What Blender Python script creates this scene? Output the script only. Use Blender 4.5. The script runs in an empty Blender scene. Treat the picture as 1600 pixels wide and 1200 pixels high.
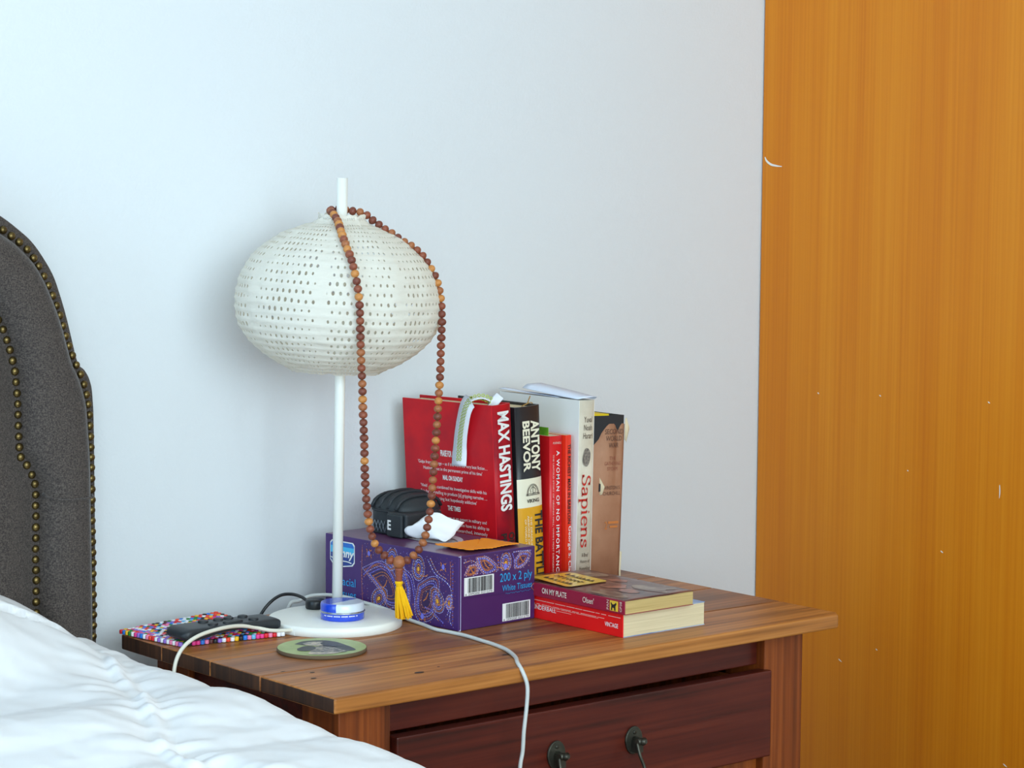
import bpy, bmesh, math, random
from mathutils import Vector, Matrix, noise

S = bpy.context.scene
COL = S.collection
ZT = 0.62            # height of the nightstand's top above the floor; coordinates below are relative to that top
rnd = random.Random(7)

# ------------------------------------------------------------------ camera, light, exposure
cam_d = bpy.data.cameras.new('camera')
cam = bpy.data.objects.new('camera', cam_d)
COL.objects.link(cam)
yaw, pitch, roll = 0.6987, 0.0881, 0.0071
fwd = Vector((math.sin(yaw)*math.cos(pitch), math.cos(yaw)*math.cos(pitch), -math.sin(pitch)))
rgt = Vector((math.cos(yaw), -math.sin(yaw), 0))
upv = rgt.cross(fwd)
r2 = rgt*math.cos(roll) + upv*math.sin(roll)
u2 = -rgt*math.sin(roll) + upv*math.cos(roll)
mw = Matrix((r2, u2, -fwd)).transposed().to_4x4()
mw.translation = Vector((-1.2693, -1.7749, 0.4958 + ZT))
cam.matrix_world = mw
cam_d.sensor_width = 36.0
cam_d.lens = 3601.0/1600.0*36.0
cam_d.clip_start = 0.05
S.camera = cam

S.view_settings.view_transform = 'Standard'
S.view_settings.look = 'None'
S.view_settings.gamma = 1.0
S.view_settings.use_curve_mapping = False
S.view_settings.exposure = 0.0

world = bpy.data.worlds.new('daylight')
S.world = world
world.use_nodes = True
bg = world.node_tree.nodes['Background']
bg.inputs[0].default_value = (0.62, 0.80, 1.0, 1)
bg.inputs[1].default_value = 0.5

# room: x -3.1 .. 1.95, y -3.3 .. WALL_Y, floor z 0, ceiling 2.55; daylight enters by the window in the left wall
WALL_Y = 0.465
RX0, RX1, RY0, RZ1 = -3.9, 1.95, -3.3, 2.55
WIN = (-1.7, 0.2, 0.75, 2.3)      # y0, y1, z0, z1 of the window opening (world z)
wl = bpy.data.lights.new('window_daylight', 'AREA')
wl.shape = 'RECTANGLE'
wl.size = WIN[3]-WIN[2]
wl.size_y = WIN[1]-WIN[0]
wl.energy = 46.0
wl.color = (0.42, 0.70, 1.0)
wlo = bpy.data.objects.new('window_daylight', wl)
COL.objects.link(wlo)
wlo.location = (RX0-0.14, (WIN[0]+WIN[1])/2, (WIN[2]+WIN[3])/2)
wlo.rotation_euler = (0, -math.pi/2, 0)
FILL_WIN = (-3.0, 0.3, 0.7, 2.35)      # x0, x1, z0, z1 of an unseen window, added opposite the headboard for frontal fill
w2 = bpy.data.lights.new('added_fill_light', 'AREA')
w2.shape = 'RECTANGLE'
w2.size = FILL_WIN[1]-FILL_WIN[0]
w2.size_y = FILL_WIN[3]-FILL_WIN[2]
w2.energy = 138.0
w2.color = (0.76, 0.915, 0.99)
w2o = bpy.data.objects.new('added_fill_light', w2)
COL.objects.link(w2o)
w2o.location = ((FILL_WIN[0]+FILL_WIN[1])/2, RY0-0.14, (FILL_WIN[2]+FILL_WIN[3])/2)
w2o.rotation_euler = (math.pi/2, 0, 0)

# ------------------------------------------------------------------ materials
def lin(c):
    o = []
    for v in c[:3]:
        v = v/255.0
        o.append(v/12.92 if v <= 0.04045 else ((v+0.055)/1.055)**2.4)
    return (o[0], o[1], o[2], 1.0)

MATS = {}
def M(name, col, rough=0.5, metal=0.0, spec=0.5, bump=None, var=None, coat=0.0, trans=0.0, coord='Object'):
    """bump=(scale,strength,dist)  var=(scale, colour2, contrast, stretch xyz)"""
    m = bpy.data.materials.new(name)
    m.use_nodes = True
    nt = m.node_tree
    b = nt.nodes['Principled BSDF']
    b.inputs['Base Color'].default_value = lin(col)
    b.inputs['Roughness'].default_value = rough
    b.inputs['Metallic'].default_value = metal
    b.inputs['Specular IOR Level'].default_value = spec
    if coat:
        b.inputs['Coat Weight'].default_value = coat
        b.inputs['Coat Roughness'].default_value = 0.08
    if trans:
        b.inputs['Transmission Weight'].default_value = trans
    if bump or var:
        tc = nt.nodes.new('ShaderNodeTexCoord')
    if var:
        mp = nt.nodes.new('ShaderNodeMapping')
        st = var[3] if len(var) > 3 else (1, 1, 1)
        mp.inputs['Scale'].default_value = st
        nt.links.new(tc.outputs[coord], mp.inputs['Vector'])
        oi = nt.nodes.new('ShaderNodeObjectInfo')
        mul = nt.nodes.new('ShaderNodeMath'); mul.operation = 'MULTIPLY'; mul.inputs[1].default_value = 3.0
        nt.links.new(oi.outputs['Random'], mul.inputs[0])
        nt.links.new(mul.outputs[0], mp.inputs['Location'])
        n = nt.nodes.new('ShaderNodeTexNoise')
        n.inputs['Scale'].default_value = var[0]
        n.inputs['Detail'].default_value = 6
        nt.links.new(mp.outputs[0], n.inputs['Vector'])
        r = nt.nodes.new('ShaderNodeValToRGB')
        k = var[2]
        r.color_ramp.elements[0].position = 0.5-k
        r.color_ramp.elements[1].position = 0.5+k
        r.color_ramp.elements[0].color = lin(var[1])
        r.color_ramp.elements[1].color = lin(col)
        nt.links.new(n.outputs[0], r.inputs[0])
        nt.links.new(r.outputs[0], b.inputs['Base Color'])
    if bump:
        n2 = nt.nodes.new('ShaderNodeTexNoise')
        n2.inputs['Scale'].default_value = bump[0]
        n2.inputs['Detail'].default_value = 3
        nt.links.new(tc.outputs[coord], n2.inputs['Vector'])
        bp = nt.nodes.new('ShaderNodeBump')
        bp.inputs['Strength'].default_value = bump[1]
        bp.inputs['Distance'].default_value = bump[2]
        nt.links.new(n2.outputs[0], bp.inputs['Height'])
        nt.links.new(bp.outputs[0], b.inputs['Normal'])
    MATS[name] = m
    return m

def wood(name, dark, mid, light, axis, fine=220.0, broad=26.0, long=1.2, rough=0.45, spec=0.4, bump=0.15, ring=0.35, coat=0.0, stains=()):
    """grain runs along axis (0,1,2)"""
    m = bpy.data.materials.new(name)
    m.use_nodes = True
    nt = m.node_tree
    b = nt.nodes['Principled BSDF']
    b.inputs['Roughness'].default_value = rough
    b.inputs['Specular IOR Level'].default_value = spec
    if coat:
        b.inputs['Coat Weight'].default_value = coat
        b.inputs['Coat Roughness'].default_value = 0.25
    tc = nt.nodes.new('ShaderNodeTexCoord')
    oi = nt.nodes.new('ShaderNodeObjectInfo')
    mul = nt.nodes.new('ShaderNodeMath'); mul.operation = 'MULTIPLY'; mul.inputs[1].default_value = 5.0
    nt.links.new(oi.outputs['Random'], mul.inputs[0])
    def nz(scale, stretch, detail, dist=0.0):
        mp = nt.nodes.new('ShaderNodeMapping')
        sc = [scale]*3
        sc[axis] = stretch
        mp.inputs['Scale'].default_value = sc
        nt.links.new(tc.outputs['Object'], mp.inputs['Vector'])
        nt.links.new(mul.outputs[0], mp.inputs['Location'])
        n = nt.nodes.new('ShaderNodeTexNoise')
        n.inputs['Scale'].default_value = 1.0
        n.inputs['Detail'].default_value = detail
        n.inputs['Distortion'].default_value = dist
        nt.links.new(mp.outputs[0], n.inputs['Vector'])
        return n
    n1 = nz(fine, fine*0.012*long, 4)
    n2 = nz(broad, broad*0.07*long, 5, ring)
    mx = nt.nodes.new('ShaderNodeMath'); mx.operation = 'MULTIPLY_ADD'
    mx.inputs[1].default_value = 0.45
    nt.links.new(n1.outputs[0], mx.inputs[0])
    sc = nt.nodes.new('ShaderNodeMath'); sc.operation = 'MULTIPLY'; sc.inputs[1].default_value = 0.55
    nt.links.new(n2.outputs[0], sc.inputs[0])
    nt.links.new(sc.outputs[0], mx.inputs[2])
    r = nt.nodes.new('ShaderNodeValToRGB')
    e = r.color_ramp.elements
    e[0].position = 0.34; e[0].color = lin(dark)
    e[1].position = 0.66; e[1].color = lin(light)
    k = e.new(0.5); k.color = lin(mid)
    nt.links.new(mx.outputs[0], r.inputs[0])
    src = r.outputs[0]
    for (sx, sy, sr, scol, amt) in stains:      # knots with a darker figured halo, fixed in the board
        mp = nt.nodes.new('ShaderNodeMapping'); mp.vector_type = 'POINT'
        mp.inputs['Scale'].default_value = (1/(sr*1.7), 1/sr, 0)
        mp.inputs['Location'].default_value = (-sx/(sr*1.7), -sy/sr, 0)
        nt.links.new(tc.outputs['Object'], mp.inputs['Vector'])
        ln = nt.nodes.new('ShaderNodeVectorMath'); ln.operation = 'LENGTH'
        nt.links.new(mp.outputs[0], ln.inputs[0])
        dn = nt.nodes.new('ShaderNodeMath'); dn.operation = 'MULTIPLY_ADD'; dn.inputs[1].default_value = 1.1
        nt.links.new(n2.outputs[0], dn.inputs[0]); nt.links.new(ln.outputs['Value'], dn.inputs[2])
        rg = nt.nodes.new('ShaderNodeMapRange'); rg.interpolation_type = 'SMOOTHSTEP'
        rg.inputs['From Min'].default_value = 0.95; rg.inputs['From Max'].default_value = 1.75
        rg.inputs['To Min'].default_value = amt; rg.inputs['To Max'].default_value = 0.0
        nt.links.new(dn.outputs[0], rg.inputs['Value'])
        mxc = nt.nodes.new('ShaderNodeMix'); mxc.data_type = 'RGBA'
        nt.links.new(rg.outputs[0], mxc.inputs[0]); nt.links.new(src, mxc.inputs[6]); mxc.inputs[7].default_value = lin(scol)
        src = mxc.outputs[2]
    nt.links.new(src, b.inputs['Base Color'])
    bp = nt.nodes.new('ShaderNodeBump')
    bp.inputs['Strength'].default_value = bump
    bp.inputs['Distance'].default_value = 0.0006
    nt.links.new(mx.outputs[0], bp.inputs['Height'])
    nt.links.new(bp.outputs[0], b.inputs['Normal'])
    MATS[name] = m
    return m

M('wall_paint', (223, 228, 231), 0.75, spec=0.25, bump=(260, 0.35, 0.0012))
M('wall_cream', (236, 234, 226), 0.75, spec=0.25)
M('ceiling_paint', (240, 240, 236), 0.8)
M('floor_wood', (128, 92, 60), 0.5, var=(4, (96, 66, 42), 0.2, (1, 14, 1)))
M('window_white', (235, 236, 236), 0.4)
M('glass', (255, 255, 255), 0.02, trans=1.0)
wood('veneer', (206, 112, 8), (216, 125, 14), (224, 137, 24), 2, fine=300, broad=24, long=0.55, rough=0.42, spec=0.35, bump=0.05, ring=0.1)
wood('top_front', (124, 72, 32), (178, 112, 52), (206, 140, 74), 0, fine=200, broad=30, long=1.0, rough=0.40, bump=0.12, ring=1.2,
     stains=((-0.275, -0.105, 0.018, (92, 66, 54), 0.75), (-0.09, -0.14, 0.012, (110, 66, 38), 0.6), (0.30, -0.16, 0.02, (132, 84, 44), 0.5), (0.27, 0.02, 0.03, (118, 80, 52), 0.5)))
wood('top_mid', (102, 58, 32), (152, 94, 50), (184, 124, 74), 0, fine=200, broad=30, long=1.0, rough=0.40, bump=0.12, ring=1.2,
     stains=((-0.12, -0.06, 0.03, (120, 72, 44), 0.4), (0.05, -0.08, 0.03, (104, 50, 36), 0.55), (0.30, -0.03, 0.025, (96, 66, 48), 0.5)))
wood('leg_wood', (88, 38, 10), (132, 62, 20), (166, 86, 32), 2, fine=160, broad=34, long=0.9, rough=0.45, ring=0.6)
wood('drawer_wood', (50, 18, 12), (84, 28, 18), (104, 40, 24), 0, fine=180, broad=22, long=1.6, rough=0.38, ring=0.9)
wood('shaded_end_grain', (40, 22, 14), (62, 36, 22), (84, 52, 32), 2, fine=240, broad=60, long=1.0, rough=0.6, ring=0.6)  # dark end grain, with the bed's shade painted into its colour
M('knot', (48, 30, 22), 0.5)
M('bronze', (92, 90, 78), 0.42, metal=0.7, var=(60, (56, 56, 50), 0.25))
M('linen', (243, 243, 244), 0.85, spec=0.15, bump=(900, 0.10, 0.0003))
M('mattress_cloth', (228, 228, 226), 0.9)
M('lamp_white', (246, 246, 238), 0.35, spec=0.4)
M('tin_blue', (24, 70, 205), 0.22, spec=0.6, coat=0.5)
M('tin_white', (216, 226, 236), 0.25, coat=0.4)
M('tin_metal', (170, 176, 186), 0.25, metal=0.9)
M('print_white', (238, 238, 236), 0.55)
M('print_dark', (30, 26, 26), 0.6)
M('cable_white', (226, 222, 206), 0.4)
M('cable_grey', (205, 208, 205), 0.4)
M('cable_black', (22, 24, 26), 0.35)
M('remote_black', (44, 48, 52), 0.42, spec=0.4)
M('remote_button', (30, 33, 36), 0.5)
M('pouch_black', (38, 44, 48), 0.6, bump=(500, 0.3, 0.0006))
M('pouch_strap', (36, 41, 46), 0.55)
M('reflective_grey', (120, 128, 136), 0.4)
M('box_purple', (74, 42, 112), 0.35, spec=0.4, var=(18, (66, 36, 98), 0.3))
M('box_end', (72, 36, 92), 0.38, spec=0.4)
M('box_top', (84, 44, 92), 0.30, spec=0.45, var=(60, (110, 66, 100), 0.2))
M('box_inside', (150, 146, 150), 0.7)
M('box_film', (176, 170, 178), 0.2)
M('dot_blue', (122, 122, 226), 0.5)
M('dot_pale', (206, 206, 236), 0.5)
M('dot_orange', (226, 140, 56), 0.5)
M('dot_brown', (176, 96, 70), 0.5)
M('dot_yellow', (236, 170, 40), 0.45)
M('petal_dark', (54, 30, 84), 0.45)
M('cyan_print', (36, 160, 222), 0.5)
M('badge_blue', (30, 110, 200), 0.4)
M('badge_cyan', (70, 186, 232), 0.4)
M('badge_navy', (28, 60, 140), 0.4)
M('tissue_paper', (240, 240, 242), 0.9, spec=0.1)
M('orange_paper', (255, 152, 22), 0.75)
M('tassel_yellow', (255, 204, 22), 0.65, spec=0.2, var=(40, (238, 168, 14), 0.25))
M('cord_brown', (140, 84, 60), 0.7)
for nm, c, c2 in (('bead_dark', (132, 72, 54), (106, 54, 42)), ('bead_red', (154, 86, 60), (128, 66, 48)),
                  ('bead_mid', (176, 112, 70), (150, 88, 54)), ('bead_light', (214, 148, 80), (186, 118, 58))):
    M(nm, c, 0.42, spec=0.4, var=(220, c2, 0.25, (1, 1, 4)))
M('page_cream', (226, 212, 178), 0.85, spec=0.1, var=(500, (206, 190, 152), 0.25, (1, 1, 0.02)))
M('page_cream_flat', (236, 220, 184), 0.85, spec=0.1, var=(500, (212, 194, 154), 0.25, (0.02, 0.02, 1)))
M('page_old', (220, 192, 132), 0.9, spec=0.1, var=(420, (176, 148, 92), 0.3, (0.02, 0.02, 1)))
M('page_white', (238, 236, 226), 0.85, spec=0.1)
M('hastings_red', (226, 26, 34), 0.42, spec=0.25, var=(16, (160, 18, 38), 0.22))
M('hastings_spine', (206, 24, 34), 0.42, spec=0.25, var=(26, (118, 14, 34), 0.2, (1, 1, 0.8)))
M('hastings_dark', (90, 10, 24), 0.4)
M('beevor_black', (34, 34, 38), 0.35)
M('beevor_cream', (238, 232, 206), 0.45)
M('beevor_yellow', (226, 162, 28), 0.4)
M('woman_red', (214, 24, 30), 0.35)
M('richest_red', (240, 54, 28), 0.35)
M('sapiens_white', (240, 240, 236), 0.35, spec=0.4)
M('sapiens_spine', (226, 216, 196), 0.4, var=(40, (206, 194, 172), 0.2))
M('sapiens_red', (200, 44, 34), 0.5)
M('sapiens_grey', (92, 84, 78), 0.6, var=(300, (150, 140, 128), 0.12))
M('ink_brown', (74, 60, 50), 0.6)
M('jacket_brown', (190, 142, 112), 0.75, var=(30, (164, 114, 84), 0.25))
M('jacket_ink', (98, 70, 60), 0.7)
M('jacket_ink_red', (158, 96, 76), 0.7)
M('jacket_orange', (204, 124, 62), 0.7)
M('jacket_torn', (226, 210, 176), 0.85)
M('cloth_black', (44, 46, 50), 0.8, bump=(900, 0.2, 0.0004))
M('note_green', (120, 180, 36), 0.7, var=(80, (84, 150, 20), 0.2))
M('note_yellow', (232, 200, 20), 0.7)
M('thunder_red', (232, 26, 26), 0.4, spec=0.3)
M('thunder_blue', (70, 116, 186), 0.35, var=(22, (190, 206, 230), 0.12))
M('olsen_maroon', (152, 26, 56), 0.4)
M('olsen_cover', (128, 76, 62), 0.35, coat=0.3, var=(34, (62, 28, 36), 0.14))
M('olsen_skin', (182, 108, 84), 0.35, coat=0.3, var=(70, (104, 54, 48), 0.12))
M('olsen_grey', (150, 128, 108), 0.35, coat=0.3, var=(46, (92, 58, 52), 0.1))
M('olsen_yellow', (236, 196, 60), 0.3, coat=0.5)
M('olsen_print', (228, 204, 190), 0.5)
M('ribbon_white', (232, 236, 244), 0.6)
M('ribbon_green', (166, 184, 52), 0.6)
M('paper_blue', (226, 234, 250), 0.7)
M('coaster_cork', (104, 84, 62), 0.8)
M('coaster_green', (186, 198, 128), 0.35, spec=0.4, var=(40, (150, 170, 100), 0.25))
M('dog_dark', (66, 68, 66), 0.4, var=(120, (38, 40, 42), 0.2))
M('dog_grey', (172, 164, 148), 0.4, var=(260, (80, 82, 82), 0.08))
M('dog_pale', (224, 208, 184), 0.4, var=(200, (150, 146, 140), 0.15))
M('nail_brass', (126, 106, 62), 0.32, metal=0.9, var=(70, (84, 70, 42), 0.3))
M('chip_white', (236, 230, 220), 0.8)
M('fray_tan', (170, 130, 70), 0.9)
bead_cols = [('fuse_%d' % i, c) for i, c in enumerate([(236, 236, 240), (220, 30, 40), (240, 70, 40), (245, 190, 30), (30, 130, 50),
             (40, 120, 215), (150, 110, 205), (235, 60, 140), (30, 26, 30), (90, 40, 40), (240, 130, 170), (110, 180, 220)])]
for nm, c in bead_cols:
    M(nm, c, 0.45)

def weave(name, c1, c2, scale=700.0):
    m = bpy.data.materials.new(name)
    m.use_nodes = True
    nt = m.node_tree
    b = nt.nodes['Principled BSDF']
    b.inputs['Roughness'].default_value = 0.9
    b.inputs['Specular IOR Level'].default_value = 0.15
    b.inputs['Sheen Weight'].default_value = 0.25
    b.inputs['Sheen Roughness'].default_value = 0.4
    tc = nt.nodes.new('ShaderNodeTexCoord')
    outs = []
    for st in ((scale*0.6, 200.0, scale*0.28), (scale*0.28, 200.0, scale*0.6)):
        mp = nt.nodes.new('ShaderNodeMapping'); mp.inputs['Scale'].default_value = st
        nt.links.new(tc.outputs['Object'], mp.inputs['Vector'])
        w = nt.nodes.new('ShaderNodeTexNoise'); w.inputs['Scale'].default_value = 1.0; w.inputs['Detail'].default_value = 1.0
        nt.links.new(mp.outputs[0], w.inputs['Vector'])
        outs.append(w)
    mul = nt.nodes.new('ShaderNodeMath'); mul.operation = 'MULTIPLY'
    nt.links.new(outs[0].outputs[0], mul.inputs[0])
    nt.links.new(outs[1].outputs[0], mul.inputs[1])
    n = nt.nodes.new('ShaderNodeTexNoise'); n.inputs['Scale'].default_value = 700; n.inputs['Detail'].default_value = 1
    nt.links.new(tc.outputs['Object'], n.inputs['Vector'])
    ad = nt.nodes.new('ShaderNodeMath'); ad.operation = 'MULTIPLY_ADD'; ad.inputs[1].default_value = 0.6
    nt.links.new(n.outputs[0], ad.inputs[0]); nt.links.new(mul.outputs[0], ad.inputs[2])
    r = nt.nodes.new('ShaderNodeValToRGB')
    r.color_ramp.elements[0].position = 0.38; r.color_ramp.elements[0].color = lin(c1)
    r.color_ramp.elements[1].position = 0.78; r.color_ramp.elements[1].color = lin(c2)
    nt.links.new(ad.outputs[0], r.inputs[0])
    nt.links.new(r.outputs[0], b.inputs['Base Color'])
    bp = nt.nodes.new('ShaderNodeBump'); bp.inputs['Strength'].default_value = 0.5; bp.inputs['Distance'].default_value = 0.0006
    nt.links.new(ad.outputs[0], bp.inputs['Height']); nt.links.new(bp.outputs[0], b.inputs['Normal'])
    MATS[name] = m
weave('grey_linen', (54, 48, 46), (96, 87, 81), 1500.0)

def eyelet(name):
    """white embroidered paper-cotton with rows of pierced eyelets (real transparent holes), laid out on the shade's own UVs"""
    m = bpy.data.materials.new(name)
    m.use_nodes = True
    nt = m.node_tree
    for n in list(nt.nodes): nt.nodes.remove(n)
    out = nt.nodes.new('ShaderNodeOutputMaterial')
    uv = nt.nodes.new('ShaderNodeUVMap'); uv.uv_map = 'UVMap'
    sep = nt.nodes.new('ShaderNodeSeparateXYZ'); nt.links.new(uv.outputs[0], sep.inputs[0])
    def math_(op, a, b=None, c=None):
        k = nt.nodes.new('ShaderNodeMath'); k.operation = op
        for i, v in enumerate((a, b, c)):
            if v is None: continue
            if isinstance(v, (int, float)): k.inputs[i].default_value = v
            else: nt.links.new(v, k.inputs[i])
        return k.outputs[0]
    U, V = sep.outputs[0], sep.outputs[1]          # U: eyelets along the ring, V: rows
    fv = math_('SUBTRACT', math_('FRACT', V), 0.5)
    row = math_('FLOOR', V)
    sh = math_('MULTIPLY', math_('FRACT', math_('MULTIPLY', row, 0.5)), 1.0)
    fu = math_('SUBTRACT', math_('FRACT', math_('ADD', U, sh)), 0.5)
    d = math_('SQRT', math_('ADD', math_('MULTIPLY', fu, fu), math_('MULTIPLY', math_('MULTIPLY', fv, fv), 0.75)))
    tc = nt.nodes.new('ShaderNodeTexCoord')
    nz = nt.nodes.new('ShaderNodeTexNoise'); nz.inputs['Scale'].default_value = 34; nz.inputs['Detail'].default_value = 3
    nt.links.new(tc.outputs['Object'], nz.inputs['Vector'])
    rad = math_('MULTIPLY_ADD', nz.outputs[0], 0.40, -0.045)
    # plain seams between the gores (10 eyelets + seam per gore of 11)
    g = math_('FRACT', math_('DIVIDE', U, 11.0))
    seam = math_('LESS_THAN', math_('ABSOLUTE', math_('SUBTRACT', g, 0.5)), 0.44)
    hole = math_('MULTIPLY', math_('LESS_THAN', d, rad), seam)
    dif = nt.nodes.new('ShaderNodeBsdfDiffuse'); dif.inputs[0].default_value = lin((242, 239, 228))
    trl = nt.nodes.new('ShaderNodeBsdfTranslucent'); trl.inputs[0].default_value = lin((242, 234, 214))
    mix = nt.nodes.new('ShaderNodeMixShader'); mix.inputs[0].default_value = 0.28
    nt.links.new(dif.outputs[0], mix.inputs[1]); nt.links.new(trl.outputs[0], mix.inputs[2])
    n2 = nt.nodes.new('ShaderNodeTexNoise'); n2.inputs['Scale'].default_value = 120; n2.inputs['Detail'].default_value = 5
    nt.links.new(tc.outputs['Object'], n2.inputs['Vector'])
    bp = nt.nodes.new('ShaderNodeBump'); bp.inputs['Strength'].default_value = 0.5; bp.inputs['Distance'].default_value = 0.002
    nt.links.new(n2.outputs[0], bp.inputs['Height'])
    nt.links.new(bp.outputs[0], dif.inputs['Normal'])
    tr = nt.nodes.new('ShaderNodeBsdfTransparent')
    m2 = nt.nodes.new('ShaderNodeMixShader')
    nt.links.new(hole, m2.inputs[0]); nt.links.new(mix.outputs[0], m2.inputs[1]); nt.links.new(tr.outputs[0], m2.inputs[2])
    nt.links.new(m2.outputs[0], out.inputs[0])
    MATS[name] = m
eyelet('eyelet_cotton')

# ------------------------------------------------------------------ mesh helpers
class MB:
    def __init__(s):
        s.v = []; s.f = []; s.mi = []; s.m = 0; s.sm = []; s.smooth = False
    def add(s, vs, fs, smooth=None):
        o = len(s.v)
        s.v += [tuple(p) for p in vs]
        for f in fs:
            s.f.append(tuple(i+o for i in f)); s.mi.append(s.m); s.sm.append(s.smooth if smooth is None else smooth)
        return s
    def box(s, x0, x1, y0, y1, z0, z1):
        return s.add([(x0, y0, z0), (x1, y0, z0), (x1, y1, z0), (x0, y1, z0), (x0, y0, z1), (x1, y0, z1), (x1, y1, z1), (x0, y1, z1)],
                     [(0, 3, 2, 1), (4, 5, 6, 7), (0, 1, 5, 4), (1, 2, 6, 5), (2, 3, 7, 6), (3, 0, 4, 7)], False)
    def grid(s, rows, closed_u=False, closed_v=False, smooth=True):
        n, k = len(rows), len(rows[0])
        vs = [p for r in rows for p in r]
        fs = []
        for i in range(n if closed_v else n-1):
            for j in range(k if closed_u else k-1):
                a, b = i*k+j, i*k+(j+1) % k
                i2 = (i+1) % n
                fs.append((a, b, i2*k+(j+1) % k, i2*k+j))
        return s.add(vs, fs, smooth)
    def lathe(s, prof, n=32, c=(0, 0, 0), cap=True, sm=True):
        rows = [[(c[0]+r*math.cos(2*math.pi*j/n), c[1]+r*math.sin(2*math.pi*j/n), c[2]+z) for j in range(n)] for r, z in prof]
        s.grid(rows, closed_u=True, smooth=sm)
        if cap:
            s.add(rows[0], [tuple(range(n))[::-1]], False)
            s.add(rows[-1], [tuple(range(n))], False)
        return s
    def tube(s, path, r, n=10, cap=True):
        P = [Vector(p) for p in path]
        rows = []
        t0 = (P[1]-P[0]).normalized()
        up = Vector((0, 0, 1)) if abs(t0.z) < 0.9 else Vector((1, 0, 0))
        nrm = t0.cross(up).normalized()
        for i, p in enumerate(P):
            t = (P[min(i+1, len(P)-1)]-P[max(i-1, 0)]).normalized()
            nrm = (nrm-t*nrm.dot(t)).normalized()
            bi = t.cross(nrm)
            rr = r[i] if isinstance(r, (list, tuple)) else r
            rows.append([p+nrm*rr*math.cos(2*math.pi*j/n)+bi*rr*math.sin(2*math.pi*j/n) for j in range(n)])
        s.grid(rows, closed_u=True)
        if cap:
            s.add(rows[0], [tuple(range(n))[::-1]], False)
            s.add(rows[-1], [tuple(range(n))], False)
        return s
    def prism(s, pts, d):
        """pts: 3D polygon, d: extrusion vector"""
        n = len(pts); d = Vector(d)
        vs = [Vector(p) for p in pts]+[Vector(p)+d for p in pts]
        fs = [tuple(range(n)), tuple(range(2*n-1, n-1, -1))]+[(i, i+n, (i+1) % n+n, (i+1) % n) for i in range(n)]
        return s.add(vs, fs, False)
    def sphere(s, c, r, nu=12, nv=8, sq=(1, 1, 1)):
        rows = []
        for i in range(nv+1):
            a = math.pi*(i/nv-0.5)
            a = max(-1.5, min(1.5, a))
            rows.append([(c[0]+sq[0]*r*math.cos(a)*math.cos(2*math.pi*j/nu), c[1]+sq[1]*r*math.cos(a)*math.sin(2*math.pi*j/nu), c[2]+sq[2]*r*math.sin(a)) for j in range(nu)])
        s.grid(rows, closed_u=True)
        s.add(rows[0], [tuple(range(nu))[::-1]], True); s.add(rows[-1], [tuple(range(nu))], True)
        return s

ORG = {}
def thing(name, label, cat, base, group=None, rot=None, kind=None):
    o = bpy.data.objects.new(name, None)
    o.empty_display_size = 0.02
    COL.objects.link(o)
    o.location = (base[0], base[1], base[2]+ZT)
    if rot: o.rotation_euler = rot
    o['label'] = label
    if cat: o['category'] = cat
    if group: o['group'] = group
    if kind: o['kind'] = kind
    ORG[o.name] = Vector(base)
    return o

def tag(o, label, cat=None, group=None, kind=None):
    o['label'] = label
    if cat: o['category'] = cat
    if group: o['group'] = group
    if kind: o['kind'] = kind
    return o

def root_of(o):
    while o.parent: o = o.parent
    return o

def obj(name, mb, mats, parent=None, base=(0, 0, 0), local=False, bevel=0.0, seg=2, recalc=True):
    """local=True: coordinates are already in the root's frame; else table-top relative world coordinates"""
    if isinstance(mats, str): mats = [mats]
    org = Vector((0, 0, 0)) if local else (ORG[root_of(parent).name] if parent else Vector(base))
    me = bpy.data.meshes.new(name)
    me.from_pydata([tuple(Vector(p)-org) for p in mb.v], [], mb.f)
    for m in mats: me.materials.append(MATS[m])
    for p, i, s in zip(me.polygons, mb.mi, mb.sm):
        p.material_index = i; p.use_smooth = s
    if recalc or bevel:
        bm = bmesh.new(); bm.from_mesh(me)
        bmesh.ops.remove_doubles(bm, verts=bm.verts, dist=1e-6)
        if recalc: bmesh.ops.recalc_face_normals(bm, faces=bm.faces)
        if bevel:
            es = [e for e in bm.edges if len(e.link_faces) == 2 and e.calc_face_angle(0) > 0.6]
            bmesh.ops.bevel(bm, geom=es, offset=bevel, segments=seg, profile=0.5, affect='EDGES', clamp_overlap=True)
        bm.to_mesh(me); bm.free()
    o = bpy.data.objects.new(name, me)
    COL.objects.link(o)
    if parent:
        o.parent = parent
    else:
        o.location = (base[0], base[1], base[2]+ZT)
        ORG[o.name] = Vector(base)
    return o

def spline(pts, n=12):
    """Catmull-Rom through pts"""
    P = [Vector(p) for p in pts]
    P = [P[0]*2-P[1]]+P+[P[-1]*2-P[-2]]
    out = []
    for i in range(1, len(P)-2):
        p0, p1, p2, p3 = P[i-1], P[i], P[i+1], P[i+2]
        for k in range(n):
            t = k/n
            out.append(0.5*((2*p1)+(p2-p0)*t+(2*p0-5*p1+4*p2-p3)*t*t+(3*p1-p0-3*p2+p3)*t*t*t))
    out.append(P[-2].copy())
    return out

def resample(path, step):
    out = [path[0].copy()]; acc = 0.0
    for a, b in zip(path[:-1], path[1:]):
        L = (b-a).length
        while acc+L >= step and L > 1e-9:
            t = (step-acc)/L
            a = a.lerp(b, t); L = (b-a).length; acc = 0.0
            out.append(a.copy())
        acc += L
    return out

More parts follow.
